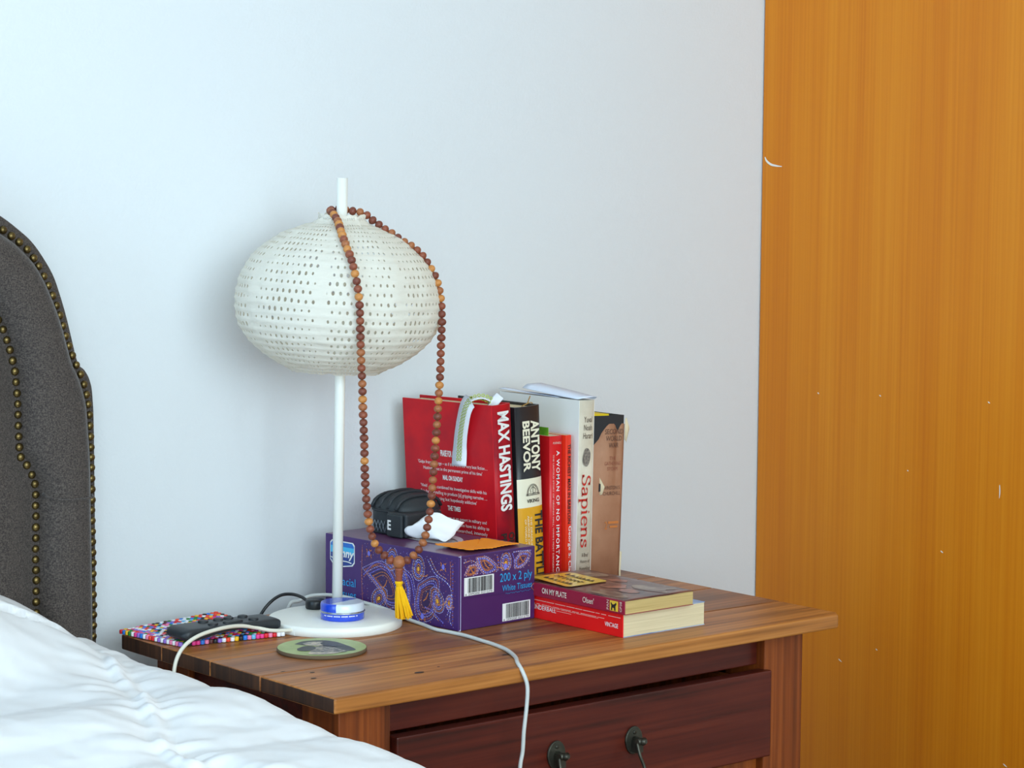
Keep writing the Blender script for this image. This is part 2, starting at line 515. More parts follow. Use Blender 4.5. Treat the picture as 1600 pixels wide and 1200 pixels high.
def text(body, parent, org, right, up, mat, w=None, h=None, bold=0.0, name='lettering', align='L', lift=0.00035, local=True, spacing=1.0):
    """flat print fitted into a w x h box whose lower left corner is org (in the thing's frame)"""
    c = bpy.data.curves.new('t', 'FONT')
    c.body = body; c.size = 1.0; c.offset = bold; c.resolution_u = 3; c.space_character = spacing; c.space_line = 0.85
    t = bpy.data.objects.new('t', c); COL.objects.link(t)
    dg = bpy.context.evaluated_depsgraph_get()
    me = bpy.data.meshes.new_from_object(t.evaluated_get(dg))
    bpy.data.objects.remove(t); bpy.data.curves.remove(c)
    xs = [v.co.x for v in me.vertices]; ys = [v.co.y for v in me.vertices]
    x0, x1, y0, y1 = min(xs), max(xs), min(ys), max(ys)
    if w and h: sx, sy = w/(x1-x0), h/(y1-y0)
    elif h: sx = sy = h/(y1-y0)
    else: sx = sy = w/(x1-x0)
    R, Uu = Vector(right).normalized(), Vector(up).normalized()
    N = R.cross(Uu)
    org = Vector(org)
    ax = x0 if align == 'L' else ((x0+x1)/2 if align == 'C' else x1)
    for v in me.vertices:
        p = org+R*((v.co.x-ax)*sx)+Uu*((v.co.y-y0)*sy)+N*lift
        v.co = p
    me.materials.clear(); me.materials.append(MATS[mat])
    o = bpy.data.objects.new(name, me); COL.objects.link(o); o.parent = parent
    return o

def pen(strokes, frame, thick, thin, mb):
    """broad-nib strokes; strokes: list of polylines in letter units; frame maps (x,y)->3D"""
    for st in strokes:
        n = len(st)
        A, B = [], []
        for i in range(n):
            p = Vector(st[i]); d = (Vector(st[min(i+1, n-1)])-Vector(st[max(i-1, 0)]))
            if d.length < 1e-6: d = Vector((1, 0))
            d.normalize()
            wd = thin+(thick-thin)*abs(d.y)
            nn = Vector((-d.y, d.x))*wd*0.5
            A.append(frame(p+nn)); B.append(frame(p-nn))
        mb.grid([A, B], smooth=False)

def arc(cx, cy, rx, ry, a0, a1, n=14):
    return [(cx+rx*math.cos(math.radians(a0+(a1-a0)*i/n)), cy+ry*math.sin(math.radians(a0+(a1-a0)*i/n))) for i in range(n+1)]

def struct(name, mb, mat, base=(0, 0, 0), label=None, parent=None):
    o = obj(name, mb, mat, parent=parent, base=base)
    if not parent:
        o['kind'] = 'structure'
        if label: o['label'] = label
    return o

# ================================================================== the setting
b = MB().box(RX0, RX1, RY0, WALL_Y+0.15, -ZT-0.1, -ZT); struct('floor', b, 'floor_wood', label='brown wooden bedroom floor')
b = MB().box(RX0, RX1, RY0, WALL_Y+0.15, RZ1-ZT, RZ1-ZT+0.1); struct('ceiling', b, 'ceiling_paint', label='white bedroom ceiling')
b = MB().box(RX0, RX1, WALL_Y, WALL_Y+0.15, -ZT, RZ1-ZT); struct('wall_back', b, 'wall_paint', label='white painted wall behind the bed and nightstand')
b = MB().box(RX1, RX1+0.12, RY0, WALL_Y+0.15, -ZT, RZ1-ZT); struct('wall_right', b, 'wall_cream', label='cream painted wall on the right')
b = MB()
x0_, x1_, z0, z1 = FILL_WIN[0], FILL_WIN[1], FILL_WIN[2]-ZT, FILL_WIN[3]-ZT
b.box(RX0, x0_, RY0-0.12, RY0, -ZT, RZ1-ZT); b.box(x1_, RX1, RY0-0.12, RY0, -ZT, RZ1-ZT)
b.box(x0_, x1_, RY0-0.12, RY0, -ZT, z0); b.box(x0_, x1_, RY0-0.12, RY0, z1, RZ1-ZT)
struct('wall_front', b, 'wall_cream', label='cream painted wall opposite the headboard')
b = MB()
for a0, a1 in ((x0_, x0_+0.05), (x1_-0.05, x1_), ((x0_+x1_)/2-0.03, (x0_+x1_)/2+0.03)): b.box(a0, a1, RY0-0.09, RY0-0.04, z0, z1)
b.box(x0_, x1_, RY0-0.09, RY0-0.04, z0, z0+0.05); b.box(x0_, x1_, RY0-0.09, RY0-0.04, z1-0.05, z1)
struct('fill_window', b, 'window_white', label='white framed window opposite the headboard, added for fill light')  # unseen frame, added around the fill light
b = MB()
y0, y1, z0, z1 = WIN[0], WIN[1], WIN[2]-ZT, WIN[3]-ZT
b.box(RX0-0.12, RX0, RY0, y0, -ZT, RZ1-ZT); b.box(RX0-0.12, RX0, y1, WALL_Y+0.15, -ZT, RZ1-ZT)
b.box(RX0-0.12, RX0, y0, y1, -ZT, z0); b.box(RX0-0.12, RX0, y0, y1, z1, RZ1-ZT)
struct('wall_left', b, 'wall_paint', label='white painted wall with the window')
b = MB()
for a0, a1 in ((y0, y0+0.05), (y1-0.05, y1), ((y0+y1)/2-0.03, (y0+y1)/2+0.03)): b.box(RX0-0.09, RX0-0.04, a0, a1, z0, z1)
b.box(RX0-0.09, RX0-0.04, y0, y1, z0, z0+0.05); b.box(RX0-0.09, RX0-0.04, y0, y1, z1-0.05, z1)
struct('window_1', b, 'window_white', label='white framed bedroom window')

# wardrobe: its veneered side stands square to the back wall
WX = 1.0612
war = thing('wardrobe', 'tall orange-brown wood veneer wardrobe standing right of the nightstand', 'wardrobe', (WX+0.4, 0.16, -ZT))
b = MB().box(WX, WX+0.02, -0.15, WALL_Y-0.002, -ZT, 1.72); side = obj('side_panel', b, 'veneer', war, bevel=0.0015)
b = MB().box(WX+0.02, WX+0.82, -0.15, WALL_Y-0.01, -ZT+0.05, 1.72); obj('carcass', b, 'veneer', war)
for k in range(2):
    b = MB().box(WX+0.004+k*0.41, WX+0.408+k*0.41, -0.172, -0.152, -ZT+0.05, 1.71); d = obj('door', b, 'veneer', war, bevel=0.002)
    hx = WX+0.37+k*0.08
    b = MB().tube([(hx, -0.172, 0.35), (hx, -0.2, 0.35), (hx, -0.2, 0.5), (hx, -0.172, 0.5)], 0.006); obj('handle', b, 'bronze', d)
# chips and scratches in the veneer
def chip(pts, r):
    b = MB(); P = spline([(WX-0.0004, p[0], p[1]) for p in pts], 5)
    A = []; B_ = []
    n = len(P)
    for i, p in enumerate(P):
        t = (P[min(i+1, n-1)]-P[max(i-1, 0)]).normalized(); q = Vector((0, -t.z, t.y))*r*(0.35+0.65*math.sin(math.pi*min(1, i/(n-1)*0.9+0.12)))
        A.append(p+q); B_.append(p-q)
    b.grid([A, B_], smooth=False)
    obj('scratch', b, 'chip_white', side, recalc=False)
chip([(0.4575, 0.5305), (0.454, 0.525), (0.4458, 0.5203), (0.436, 0.5185), (0.4252, 0.5175)], 0.0016)
chip([(0.04, 0.117), (0.0395, 0.108), (0.04, 0.10)], 0.0008)
for (py, pz, l) in ((0.3011, -0.1512, 0.003), (0.2369, -0.1258, 0.0015), (0.13, 0.02, 0.002), (0.35, 0.21, 0.0014), (0.24, 0.215, 0.0014), (0.06, 0.22, 0.0016), (0.02, -0.24, 0.003), (0.19, 0.12, 0.001)):
    chip([(py+l, pz+l*0.6), (py, pz), (py-l, pz-l*0.5)], 0.0008)

# ================================================================== bed with headboard
HX0 = -0.79                    # the bed's centre line
HY = 0.39                      # plane of the headboard's flat border
bed = thing('bed', 'bed with a dark grey linen headboard edged in brass nailheads', 'bed', (HX0, -0.6, -ZT))
edge = [(-0.033, -0.45), (-0.033, -0.1), (-0.0324, 0.0), (-0.0326, 0.208), (-0.034, 0.262), (-0.0375, 0.281), (-0.0435, 0.2915), (-0.0495, 0.2965), (-0.0535, 0.306), (-0.0584, 0.3252),
        (-0.0645, 0.349), (-0.0715, 0.3716), (-0.0795, 0.393), (-0.0899, 0.4103), (-0.1017, 0.426), (-0.1155, 0.4386), (-0.1445, 0.4586), (-0.2, 0.487), (-0.3, 0.518), (-0.5, 0.548), (HX0, 0.56)]
outer = [(-0.0385, -0.45), (-0.0385, -0.1), (-0.0375, 0.0069), (-0.0375, 0.07), (-0.0382, 0.139), (-0.0385, 0.208), (-0.0407, 0.2493), (-0.0436, 0.2673), (-0.0511, 0.2895), (-0.0594, 0.3049), (-0.0655, 0.3234),
         (-0.0755, 0.3549), (-0.0901, 0.3882), (-0.1033, 0.4105), (-0.1172, 0.4253), (-0.1368, 0.4394), (-0.2, 0.472), (-0.3, 0.502), (-0.5, 0.532), (HX0, 0.544)]
inner = [(-0.1055, -0.45), (-0.1055, -0.1), (-0.1055, 0.0461), (-0.1056, 0.1041), (-0.1049, 0.1611), (-0.1055, 0.1741), (-0.1091, 0.1852), (-0.1156, 0.1958), (-0.1222, 0.2051), (-0.1235, 0.2206), (-0.124, 0.2374), (-0.1251, 0.271), (-0.1277, 0.2946),
         (-0.1319, 0.3134), (-0.1389, 0.335), (-0.1446, 0.3464), (-0.165, 0.375), (-0.21, 0.402), (-0.3, 0.43), (-0.5, 0.458), (HX0, 0.47)]
def curve2(pts, n): return [Vector((p.x, p.y, 0)) for p in spline([(p[0], p[1], 0) for p in pts], n)]
def evenly(path, n):
    L = [0.0]
    for a, c in zip(path[:-1], path[1:]): L.append(L[-1]+(c-a).length)
    out = []; j = 0
    for i in range(n):
        t = L[-1]*i/(n-1)
        while j < len(L)-2 and L[j+1] < t: j += 1
        k = (t-L[j])/max(1e-9, L[j+1]-L[j])
        out.append(path[j].lerp(path[j+1], min(1, max(0, k))))
    return out
E1 = curve2(edge, 6); O1 = curve2(outer, 8); I1 = curve2(inner, 8)
full = [(p.x, p.y) for p in E1]; full += [(2*HX0-p.x, p.y) for p in reversed(E1[:-1])]
b = MB().prism([(x, HY, z) for x, z in full], (0, WALL_Y-0.004-HY, 0))
hb = obj('headboard', b, 'grey_linen', bed, bevel=0.004)
# padded band between the two nail rows
O2 = evenly([p for p in O1], 160); 
# pair each outer point with the inner curve by height, then by angle on the shoulder
def pair(path, n): return evenly(path, n)
I2 = []
j0 = 0
In = evenly(I1, 900)
# relative arc length anchored at the shoulder notch of each curve
def arclen(path):
    L = [0.0]
    for a, c in zip(path[:-1], path[1:]): L.append(L[-1]+(c-a).length)
    return L
def at_len(path, L, t):
    for i in range(len(L)-1):
        if L[i+1] >= t:
            k = (t-L[i])/max(1e-9, L[i+1]-L[i]); return path[i].lerp(path[i+1], k)
    return path[-1]
LO, LI = arclen(O1), arclen(I1)
def nearest_len(path, L, pt):
    best = min(range(len(path)), key=lambda i: (path[i]-Vector((pt[0], pt[1], 0))).length); return L[best]
aO = [0, nearest_len(O1, LO, (-0.0382, 0.158)), nearest_len(O1, LO, (-0.0655, 0.3234)), nearest_len(O1, LO, (-0.1368, 0.4394)), LO[-1]]
aI = [0, nearest_len(I1, LI, (-0.1049, 0.1611)), nearest_len(I1, LI, (-0.1251, 0.271)), nearest_len(I1, LI, (-0.165, 0.375)), LI[-1]]
rows = []
NB = 140
for i in range(NB+1):
    t = i/NB*4; k = min(3, int(t)); fr = t-k
    o_ = at_len(O1, LO, aO[k]+(aO[k+1]-aO[k])*fr); i_ = at_len(I1, LI, aI[k]+(aI[k+1]-aI[k])*fr)
    d = (o_-i_).normalized()
    o_ = o_-d*0.0045; i_ = i_+d*0.0035
    r = []
    for s_ in range(13):
        u = s_/12
        p = i_.lerp(o_, u)
        bul = 0.027*(max(0, 1-abs(2*u-1)**2.6))**0.55
        r.append((p.x, HY+0.001-bul, p.y))
    rows.append(r)
b = MB(); b.grid(rows); b.grid([[(2*HX0-p[0], p[1], p[2]) for p in reversed(r)] for r in rows])
band = obj('padded_band', b, 'grey_linen', hb)
rows2 = []
for i in range(91):
    t = i/90*LI[-1]; p = at_len(I1, LI, t)
    r = []
    for s_ in range(41):
        u = s_/40; x = (p.x-0.004)+(2*HX0-2*p.x+0.008)*u
        dd = min(u, 1-u)*(2*(p.x-HX0))
        hgt = 0.022*(1-math.exp(-dd/0.02))
        top = max(0, (0.47-0.006)-p.y)
        hgt *= (1-math.exp(-top/0.02))
        r.append((x, HY+0.001-hgt, p.y-0.003))
    rows2.append(r)
b = MB(); b.grid(rows2); obj('inner_panel', b, 'grey_linen', hb)
# stitched seam across the band
pp = spline([(-0.1015, HY-0.010, 0.1645), (-0.097, HY-0.0215, 0.1605), (-0.086, HY-0.0258, 0.158), (-0.072, HY-0.0266, 0.1572), (-0.058, HY-0.0255, 0.1573), (-0.0485, HY-0.0215, 0.158), (-0.0435, HY-0.010, 0.1588)], 5)
obj('seam', MB().tube(pp, 0.0011, 6), 'grey_linen', hb)
# nailheads, one by one
nm_ = MB()
prof = [(0.0044, 0.0), (0.0043, 0.001), (0.0036, 0.0022), (0.0022, 0.0031), (0.0006, 0.0034)]
rows = [[(r*math.cos(2*math.pi*j/10), -z, r*math.sin(2*math.pi*j/10)) for j in range(10)] for r, z in prof]
nm_.grid(rows, closed_u=True); nm_.add(rows[-1], [tuple(range(10))])
nail0 = obj('nailhead', nm_, 'nail_brass', hb, local=True)
nail_spots = []
for path, step in ((O1, 0.0114), (I1, 0.0114)):
    for p in resample([q for q in path if q.y > -0.02 or q.x < -0.13], step):
        if p.y > -0.03 and p.x > -0.42: nail_spots.append(p)
orgb = ORG[bed.name]
for i, p in enumerate(nail_spots):
    n = nail0 if i == 0 else nail0.copy()
    if i: COL.objects.link(n)
    n.parent = hb
    jx, jz = rnd.uniform(-.0004, .0004), rnd.uniform(-.0005, .0005)
    n.location = Vector((p.x+jx, HY-0.0005, p.y+jz))-orgb
    n.rotation_euler = (0, rnd.uniform(0, 3), 0)
    s_ = rnd.uniform(0.96, 1.06); n.scale = (s_, s_, s_)
b = MB().box(HX0-0.74, HX0+0.715, -1.62, 0.36, -ZT+0.10, -0.26); obj('bed_base', b, 'grey_linen', bed, bevel=0.01)
b = MB().box(HX0-0.73, HX0+0.70, -1.6, 0.36, -0.26, -0.055); obj('mattress', b, 'mattress_cloth', bed, bevel=0.04, seg=4)
for sx in (-0.66, 0.64):
    for sy in (-1.52, 0.26):
        b = MB().lathe([(0.025, -ZT), (0.032, -ZT+0.10)], 14, (HX0+sx, sy, 0)); obj('leg', b, 'leg_wood', bed)

# duvet: one sheet with its own height field, edge rolling down beside the nightstand
EY = [(-1.7, -0.045), (-0.6, -0.03), (-0.2311, -0.0115), (-0.202, -0.0083), (-0.1741, -0.0069), (-0.1408, -0.0076), (-0.1067, -0.0072), (-0.0868, -0.0088), (-0.0564, -0.0035), (-0.0169, -0.0022), (0.0064, 0.0019), (0.0389, 0.0059),
      (0.0721, 0.0051), (0.1004, 0.0008), (0.1177, -0.0003), (0.1527, 0.0042), (0.2379, 0.0045), (0.2888, 0.0075), (0.3333, 0.011), (0.4, 0.015)]
def interp(T, x):
    if x <= T[0][0]: return T[0][1]
    for (a, va), (c, vc) in zip(T[:-1], T[1:]):
        if x <= c: return va+(vc-va)*(x-a)/(c-a)
    return T[-1][1]
def sstep(a, c, x):
    t = max(0, min(1, (x-a)/(c-a))); return t*t*(3-2*t)
CREASE = [Vector((p[0], p[1], 0)) for p in [(-0.05, 0.36), (-0.0781, 0.2898), (-0.1045, 0.2315), (-0.1262, 0.1734), (-0.1392, 0.1191), (-0.1718, 0.0532), (-0.1882, 0.0114), (-0.2178, -0.0448), (-0.2312, -0.0982), (-0.2282, -0.1423), (-0.22, -0.3), (-0.25, -0.6)]]
FOLD = [Vector((p[0], p[1], 0)) for p in [(-0.5, 0.34), (-0.1831, 0.3221), (-0.1581, 0.3151), (-0.128, 0.306)]]
def seg_dist(poly, x, y):
    best = 9; side = 0; pos = 0
    p = Vector((x, y, 0)); acc = 0
    for a, c in zip(poly[:-1], poly[1:]):
        ab = c-a; t = max(0, min(1, (p-a).dot(ab)/ab.length_squared)); q = a+ab*t
        d = (p-q).length
        if d < best: best = d; side = ab.x*(y-a.y)-ab.y*(x-a.x); pos = acc+t*ab.length
        acc += ab.length
    return best, side, pos
def duvet_z(x, y):
    z = interp(EY, y)
    # the pillow under the cover lifts it towards the head of the bed
    rise = max(0.0, -0.083-x)
    z += 0.10*(1-math.exp(-rise/0.12))*1.15*sstep(0.16, 0.37, y)
    z += 0.006*sstep(0.05, 0.4, -x)*(1-sstep(0.1, 0.4, y))
    v = Vector((x*6.0, y*6.0, 0.3)); z += 0.010*noise.noise(v)*sstep(0.06, 0.2, -x)
    v = Vector((x*17.0+y*5, y*13.0-x*5, 1.7)); z += 0.0034*noise.noise(v)
    v = Vector((x*15.0+y*13, y*6.0-x*9, 4.7)); z += 0.0026*(0.5-abs(noise.noise(v)))*sstep(0.045, 0.09, -x)
    v = Vector((x*60.0, y*46.0, 2.2)); z += 0.0009*noise.noise(v)
    d, sd, pos = seg_dist(CREASE, x, y)
    if d < 0.08:
        pk = 0.75+0.5*noise.noise(Vector((pos*40, 0.5, 0)))
        fade = 1-0.7*sstep(0.24, 0.34, y)
        z -= 0.010*fade*math.exp(-(d/0.022)**2)
        z += 0.0098*fade*pk*math.exp(-((d-0.001)/0.0065)**2)
        z += 0.0055*fade*math.exp(-(d/0.045)**2)*noise.noise(Vector((pos*60, d*10*(1 if sd > 0 else -1), 3.3)))
    d, sd, pos = seg_dist(FOLD, x, y)
    if d < 0.03:
        z += (0.004 if sd > 0 else -0.001)*math.exp(-(d/0.014)**2)
        z -= 0.004*math.exp(-(d/0.0022)**2)
    return z
def spaced(a, c, fine0, fine1, df, dc):
    out = []; v = a
    while v < c:
        out.append(v); v += df if fine0 <= v <= fine1 else dc
    out.append(c); return out
ys_ = spaced(-1.62, 0.372, -0.42, 0.40, 0.0042, 0.03)
xs_ = spaced(-1.56, -0.078, -0.46, 0.0, 0.0042, 0.03)
rows = []
for y in ys_:
    r = [(-1.585, y, -0.30), (-1.582, y, -0.1)]
    for x in xs_: r.append((x, y, duvet_z(x, y)))
    zt = duvet_z(-0.078, y)
    wob = 0.004*noise.noise(Vector((y*9, 2.0, 0)))
    for k in range(1, 9):
        a = math.pi/2*k/8
        r.append((-0.078+(0.046+wob)*math.sin(a), y, zt-0.042*(1-math.cos(a))))
    for zz in (-0.07, -0.11, -0.16, -0.22, -0.28, -0.34):
        r.append((-0.032+wob*1.5+0.004*noise.noise(Vector((y*12, zz*6, 1))), y, zz))
    rows.append(r)
rows.insert(0, [(p[0], p[1]-0.012, min(p[2], -0.05)-0.1) for p in rows[0]])
rows.append([(p[0], p[1]+0.004, min(p[2], -0.02)-0.04) for p in rows[-1]])
b = MB(); b.grid(rows)
duvet = obj('duvet', b, 'linen', None, base=(HX0, -0.6, -0.05))
tag(duvet, 'rumpled white duvet with a puckered seam covering the bed', 'duvet')

# ================================================================== nightstand
ns = thing('nightstand', 'reddish-brown wooden nightstand with overhanging plank top and bronze drawer pull', 'nightstand', (0.36, 0.2, -ZT))
TT = 0.0165
seams = [(-0.003, -0.009), (0.125, 0.092), (0.217, 0.205), (0.312, 0.305), (0.3955, 0.3945)]   # y at the left and right end
pm = ['top_front', 'top_mid', 'top_front', 'top_mid']
for k in range(4):
    (a0, a1), (c0, c1) = seams[k], seams[k+1]
    g = 0.00035
    xl, xr = 0.0, 0.718
    pts = [(xl, a0+g, -TT), (xr if k else 0.709, a1+g, -TT)]
    if k == 0: pts.append((0.718, a1+0.012, -TT))
    pts += [(xr, c1-g, -TT), (xl, c0-g, -TT)]
    b = MB().prism(pts, (0, 0, TT))
    o = obj('top_plank', b, [pm[k], 'shaded_end_grain'], ns, bevel=0.0016 if k else 0.0026, seg=3)
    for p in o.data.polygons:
        if p.normal.x < -0.8: p.material_index = 1  # left ends only: end grain darkened further as bed shade
for (x, y, rx, ry) in ((0.1352, 0.0395, 0.006, 0.0035), (0.0505, 0.106, 0.003, 0.0022), (0.036, 0.0831, 0.0035, 0.002), (0.1676, 0.0493, 0.0018, 0.0013), (0.2605, 0.0535, 0.005, 0.002), (0.03, 0.128, 0.003, 0.0012)):
    b = MB().add([(x+rx*math.cos(a*math.pi/5), y+ry*math.sin(a*math.pi/5), 0.00025) for a in range(10)], [tuple(range(10))]); obj('knot', b, 'knot', ns)
LX = [(0.0285, 0.092), (0.628, 0.6915)]
LYs = [(0.030, 0.0935), (0.305, 0.3685)]
for x0_, x1_ in LX:
    for y0_, y1_ in LYs:
        b = MB().box(x0_, x1_, y0_, y1_, -ZT, -TT-0.0005); obj('leg', b, 'leg_wood', ns, bevel=0.0015)
b = MB().box(0.0925, 0.6275, 0.042, 0.06, -0.056, -TT-0.0005); obj('apron', b, 'drawer_wood', ns, bevel=0.001)
b = MB().box(0.0925, 0.6275, 0.040, 0.06, -0.205, -0.166); obj('lower_rail', b, 'leg_wood', ns, bevel=0.001)
for sx in (0.036, 0.672):
    b = MB().box(sx, sx+0.012, 0.094, 0.3045, -0.46, -TT-0.0005); obj('side_panel', b, 'drawer_wood', ns, bevel=0.001)
b = MB().box(0.0925, 0.6275, 0.352, 0.364, -0.46, -TT-0.0005); obj('back_panel', b, 'drawer_wood', ns)
# drawer, slightly proud of the right leg and tilted a little
b = MB().prism([(0.0945, 0.0225, -0.0575), (0.6325, 0.0225, -0.0605), (0.6325, 0.0225, -0.1605), (0.0945, 0.0225, -0.1605)], (0, 0.017, 0))
dr = obj('drawer', b, 'drawer_wood', ns, bevel=0.0015)
b = MB(); b.box(0.10, 0.112, 0.0405, 0.33, -0.155, -0.072); b.box(0.606, 0.618, 0.0405, 0.33, -0.155, -0.072); b.box(0.112, 0.606, 0.32, 0.33, -0.155, -0.072); b.box(0.112, 0.606, 0.0405, 0.32, -0.155, -0.147)
obj('drawer_box', b, 'leg_wood', dr)
for px, pz in ((0.3038, -0.1075), (0.4154, -0.1085)):
    yf = 0.0222
    el = [(px+0.0125*math.sin(a*math.pi/12)*(1.0 if math.cos(a*math.pi/12) > -0.2 else 0.95), yf, pz+0.0155*math.cos(a*math.pi/12)) for a in range(24)]
    b = MB().prism(el, (0, -0.0026, 0)); pl = obj('back_plate', b, 'bronze', dr, bevel=0.0009)
    b = MB()
    b.rows = None
    rr = [(0.0022, -0.0025), (0.0022, -0.0034), (0.0008, -0.0036)]
    g_ = [[(px+r*math.cos(2*math.pi*j/12), yf+y, pz+0.009+r*math.sin(2*math.pi*j/12)) for j in range(12)] for r, y in rr]
    b.grid(g_, closed_u=True); b.add(g_[-1], [tuple(range(12))]); obj('rivet', b, 'bronze', dr)
    # post
    b = MB().tube([(px, yf-0.002, pz+0.0005), (px, yf-0.010, pz+0.0005), (px, yf-0.017, pz+0.001), (px+0.0005, yf-0.0205, pz+0.0018)], [0.0042, 0.0036, 0.0042, 0.0022], 10)
    b.tube([(px-0.006, yf-0.013, pz+0.0008), (px+0.006, yf-0.013, pz+0.0008)], 0.0036, 10)
    b.box(px-0.0045, px+0.0045, yf-0.012, yf-0.002, pz-0.012, pz+0.001)
    obj('post', b, 'bronze', dr)
pb = spline([(0.2975, 0.009, -0.1075), (0.2965, 0.0045, -0.120), (0.302, 0.000, -0.139), (0.322, -0.002, -0.1495), (0.3596, -0.003, -0.1525), (0.397, -0.002, -0.149), (0.413, 0.000, -0.139), (0.4095, 0.0045, -0.121), (0.4095, 0.009, -0.1085)], 6)
obj('bail_handle', MB().tube(pb, 0.0019, 8), 'bronze', dr)

# ================================================================== lamp
PX, PY = 0.2304, 0.3135
lamp = thing('table_lamp', 'white table lamp with a squat eyelet paper lantern shade on a thin pole', 'lamp', (0.2128, 0.2932, 0))
BR_ = 0.0748
b = MB().lathe([(BR_-0.002, 0.0), (BR_, 0.0012), (BR_, 0.0085), (BR_-0.0012, 0.0103), (BR_-0.003, 0.011), (0.012, 0.0113), (0.0, 0.0113)], 72, (0.2128, 0.2932, 0), cap=False); lb = obj('lamp_base', b, 'lamp_white', lamp)
b = MB().box(0.1415, 0.1465, 0.2690, 0.2790, 0.0, 0.0095); obj('cord_grip', b, 'lamp_white', lb, bevel=0.0015)
def axis(z): return (PX+(0.2371-0.2304)*(z-0.03)/0.47, PY)
pth = [(axis(z)[0], PY, z) for z in (0.011, 0.25, 0.4972)]
b = MB().tube(pth, [0.0058, 0.0058, 0.0061], 20); obj('pole', b, 'lamp_white', lamp)
# shade: eight gores on a spiral of fine wire ribs
profile = [(0.4570, 0.0265), (0.4520, 0.0275), (0.4465, 0.034), (0.4420, 0.048), (0.4360, 0.0625), (0.4250, 0.080), (0.4120, 0.0955), (0.3980, 0.1055), (0.3820, 0.1125), (0.3640, 0.1162), (0.3460, 0.1158),
           (0.3300, 0.1110), (0.3160, 0.1015), (0.3040, 0.0885), (0.2940, 0.0735), (0.2865, 0.058), (0.2815, 0.0475)]
pf = spline([(r, 0, z) for z, r in profile], 12)
Lp = [0.0]
for a, c in zip(pf[:-1], pf[1:]): Lp.append(Lp[-1]+(c-a).length)
NR = 25
rows = []; vs_ = []
NT = 176
NP = NR*5
tilt = 0.045
cx, cy, cz = axis(0.36)[0]-0.0035, PY, 0.36
e_r = Vector((math.cos(yaw), -math.sin(yaw), 0))
tm = Matrix.Rotation(tilt, 3, Vector((math.sin(yaw), math.cos(yaw), 0)))
for i in range(NP+1):
    t = Lp[-1]*i/NP
    p = at_len(pf, Lp, t)
    rowpos = i/5.0
    ridge = 0.0011*(math.exp(-((rowpos-round(rowpos))/0.16)**2))-0.0006
    r = []
    for j in range(NT):
        th = 2*math.pi*j/NT
        gore = abs(math.cos(4*th+0.6))
        rad = p.x*(1-0.018*(1-gore))+ridge*min(1, p.x/0.05)
        rad += 0.0012*noise.noise(Vector((math.cos(th)*p.x*60, math.sin(th)*p.x*60, p.z*90)))
        z = p.z+0.0010*noise.noise(Vector((math.cos(th)*3, math.sin(th)*3, rowpos*0.7)))
        if i < 4: z += 0.003*noise.noise(Vector((math.cos(th)*5, math.sin(th)*5, 9)))*(4-i)/4; rad += 0.002*noise.noise(Vector((math.cos(th)*6, math.sin(th)*6, 5+i)))
        if i > NP-4: z += 0.0025*noise.noise(Vector((math.cos(th)*5, math.sin(th)*5, 3)))*(i-NP+4)/4
        q = tm @ Vector((rad*math.cos(th), rad*math.sin(th), z-cz))
        r.append((cx+q.x, cy+q.y, cz+q.z))
    rows.append(r); vs_.append(rowpos)
b = MB(); b.grid(rows, closed_u=True)
shade = obj('lampshade', b, 'eyelet_cotton', lamp, recalc=False)
me = shade.data
uvl = me.uv_layers.new(name='UVMap')
k = 0
for i in range(NP):
    for j in range(NT):
        for (ii, jj) in ((i, j), (i, j+1), (i+1, j+1), (i+1, j)):
            uvl.data[k].uv = (jj/NT*88.0, ii/5.0); k += 1
# spider holding the shade on the pole
b = MB()
for a in range(3):
    th = a*2.094+0.4
    b.tube([(axis(0.452)[0]+0.005*math.cos(th), PY+0.005*math.sin(th), 0.4525), (axis(0.452)[0]+0.026*math.cos(th), PY+0.026*math.sin(th), 0.4525)], 0.0009, 6)
obj('shade_spider', b, 'tin_metal', lamp)
# lamp's own cord, leaving the base and running over the mat
pc = spline([(0.1425, 0.2742, 0.0062), (0.130, 0.2765, 0.0068), (0.1157, 0.2790, 0.0085), (0.1005, 0.2835, 0.0125), (0.078, 0.2810, 0.0175), (0.048, 0.2720, 0.0195), (0.016, 0.2640, 0.0170), (-0.006, 0.258, 0.009), (-0.0185, 0.2540, -0.006), (-0.0225, 0.251, -0.030), (-0.0215, 0.249, -0.09), (-0.019, 0.25, -0.3)], 8)
obj('lamp_cord', MB().tube(pc, 0.0021, 10), 'cable_white', lamp)

# ================================================================== prayer beads hung on the lamp
LEFT = [(0.2459, 0.3134, 0.4611), (0.2406, 0.3231, 0.4624), (0.2306, 0.3262, 0.4617), (0.2215, 0.3129, 0.4598), (0.2134, 0.2962, 0.4565), (0.2081, 0.2816, 0.4498), (0.1968, 0.2599, 0.4392), (0.1871, 0.237, 0.424), (0.183, 0.2221, 0.4108), (0.1799, 0.212, 0.3975), (0.1791, 0.2063, 0.3855), (0.1778, 0.201, 0.3688), (0.1799, 0.2021, 0.3537), (0.1828, 0.2054, 0.333), (0.1868, 0.2096, 0.3052), (0.1913, 0.2134, 0.2772), (0.1953, 0.2177, 0.249), (0.2007, 0.2226, 0.2136), (0.2056, 0.228, 0.1778), (0.2115, 0.2324, 0.1418), (0.2182, 0.2343, 0.1128), (0.2264, 0.2325, 0.0931), (0.2388, 0.2258, 0.0796)]
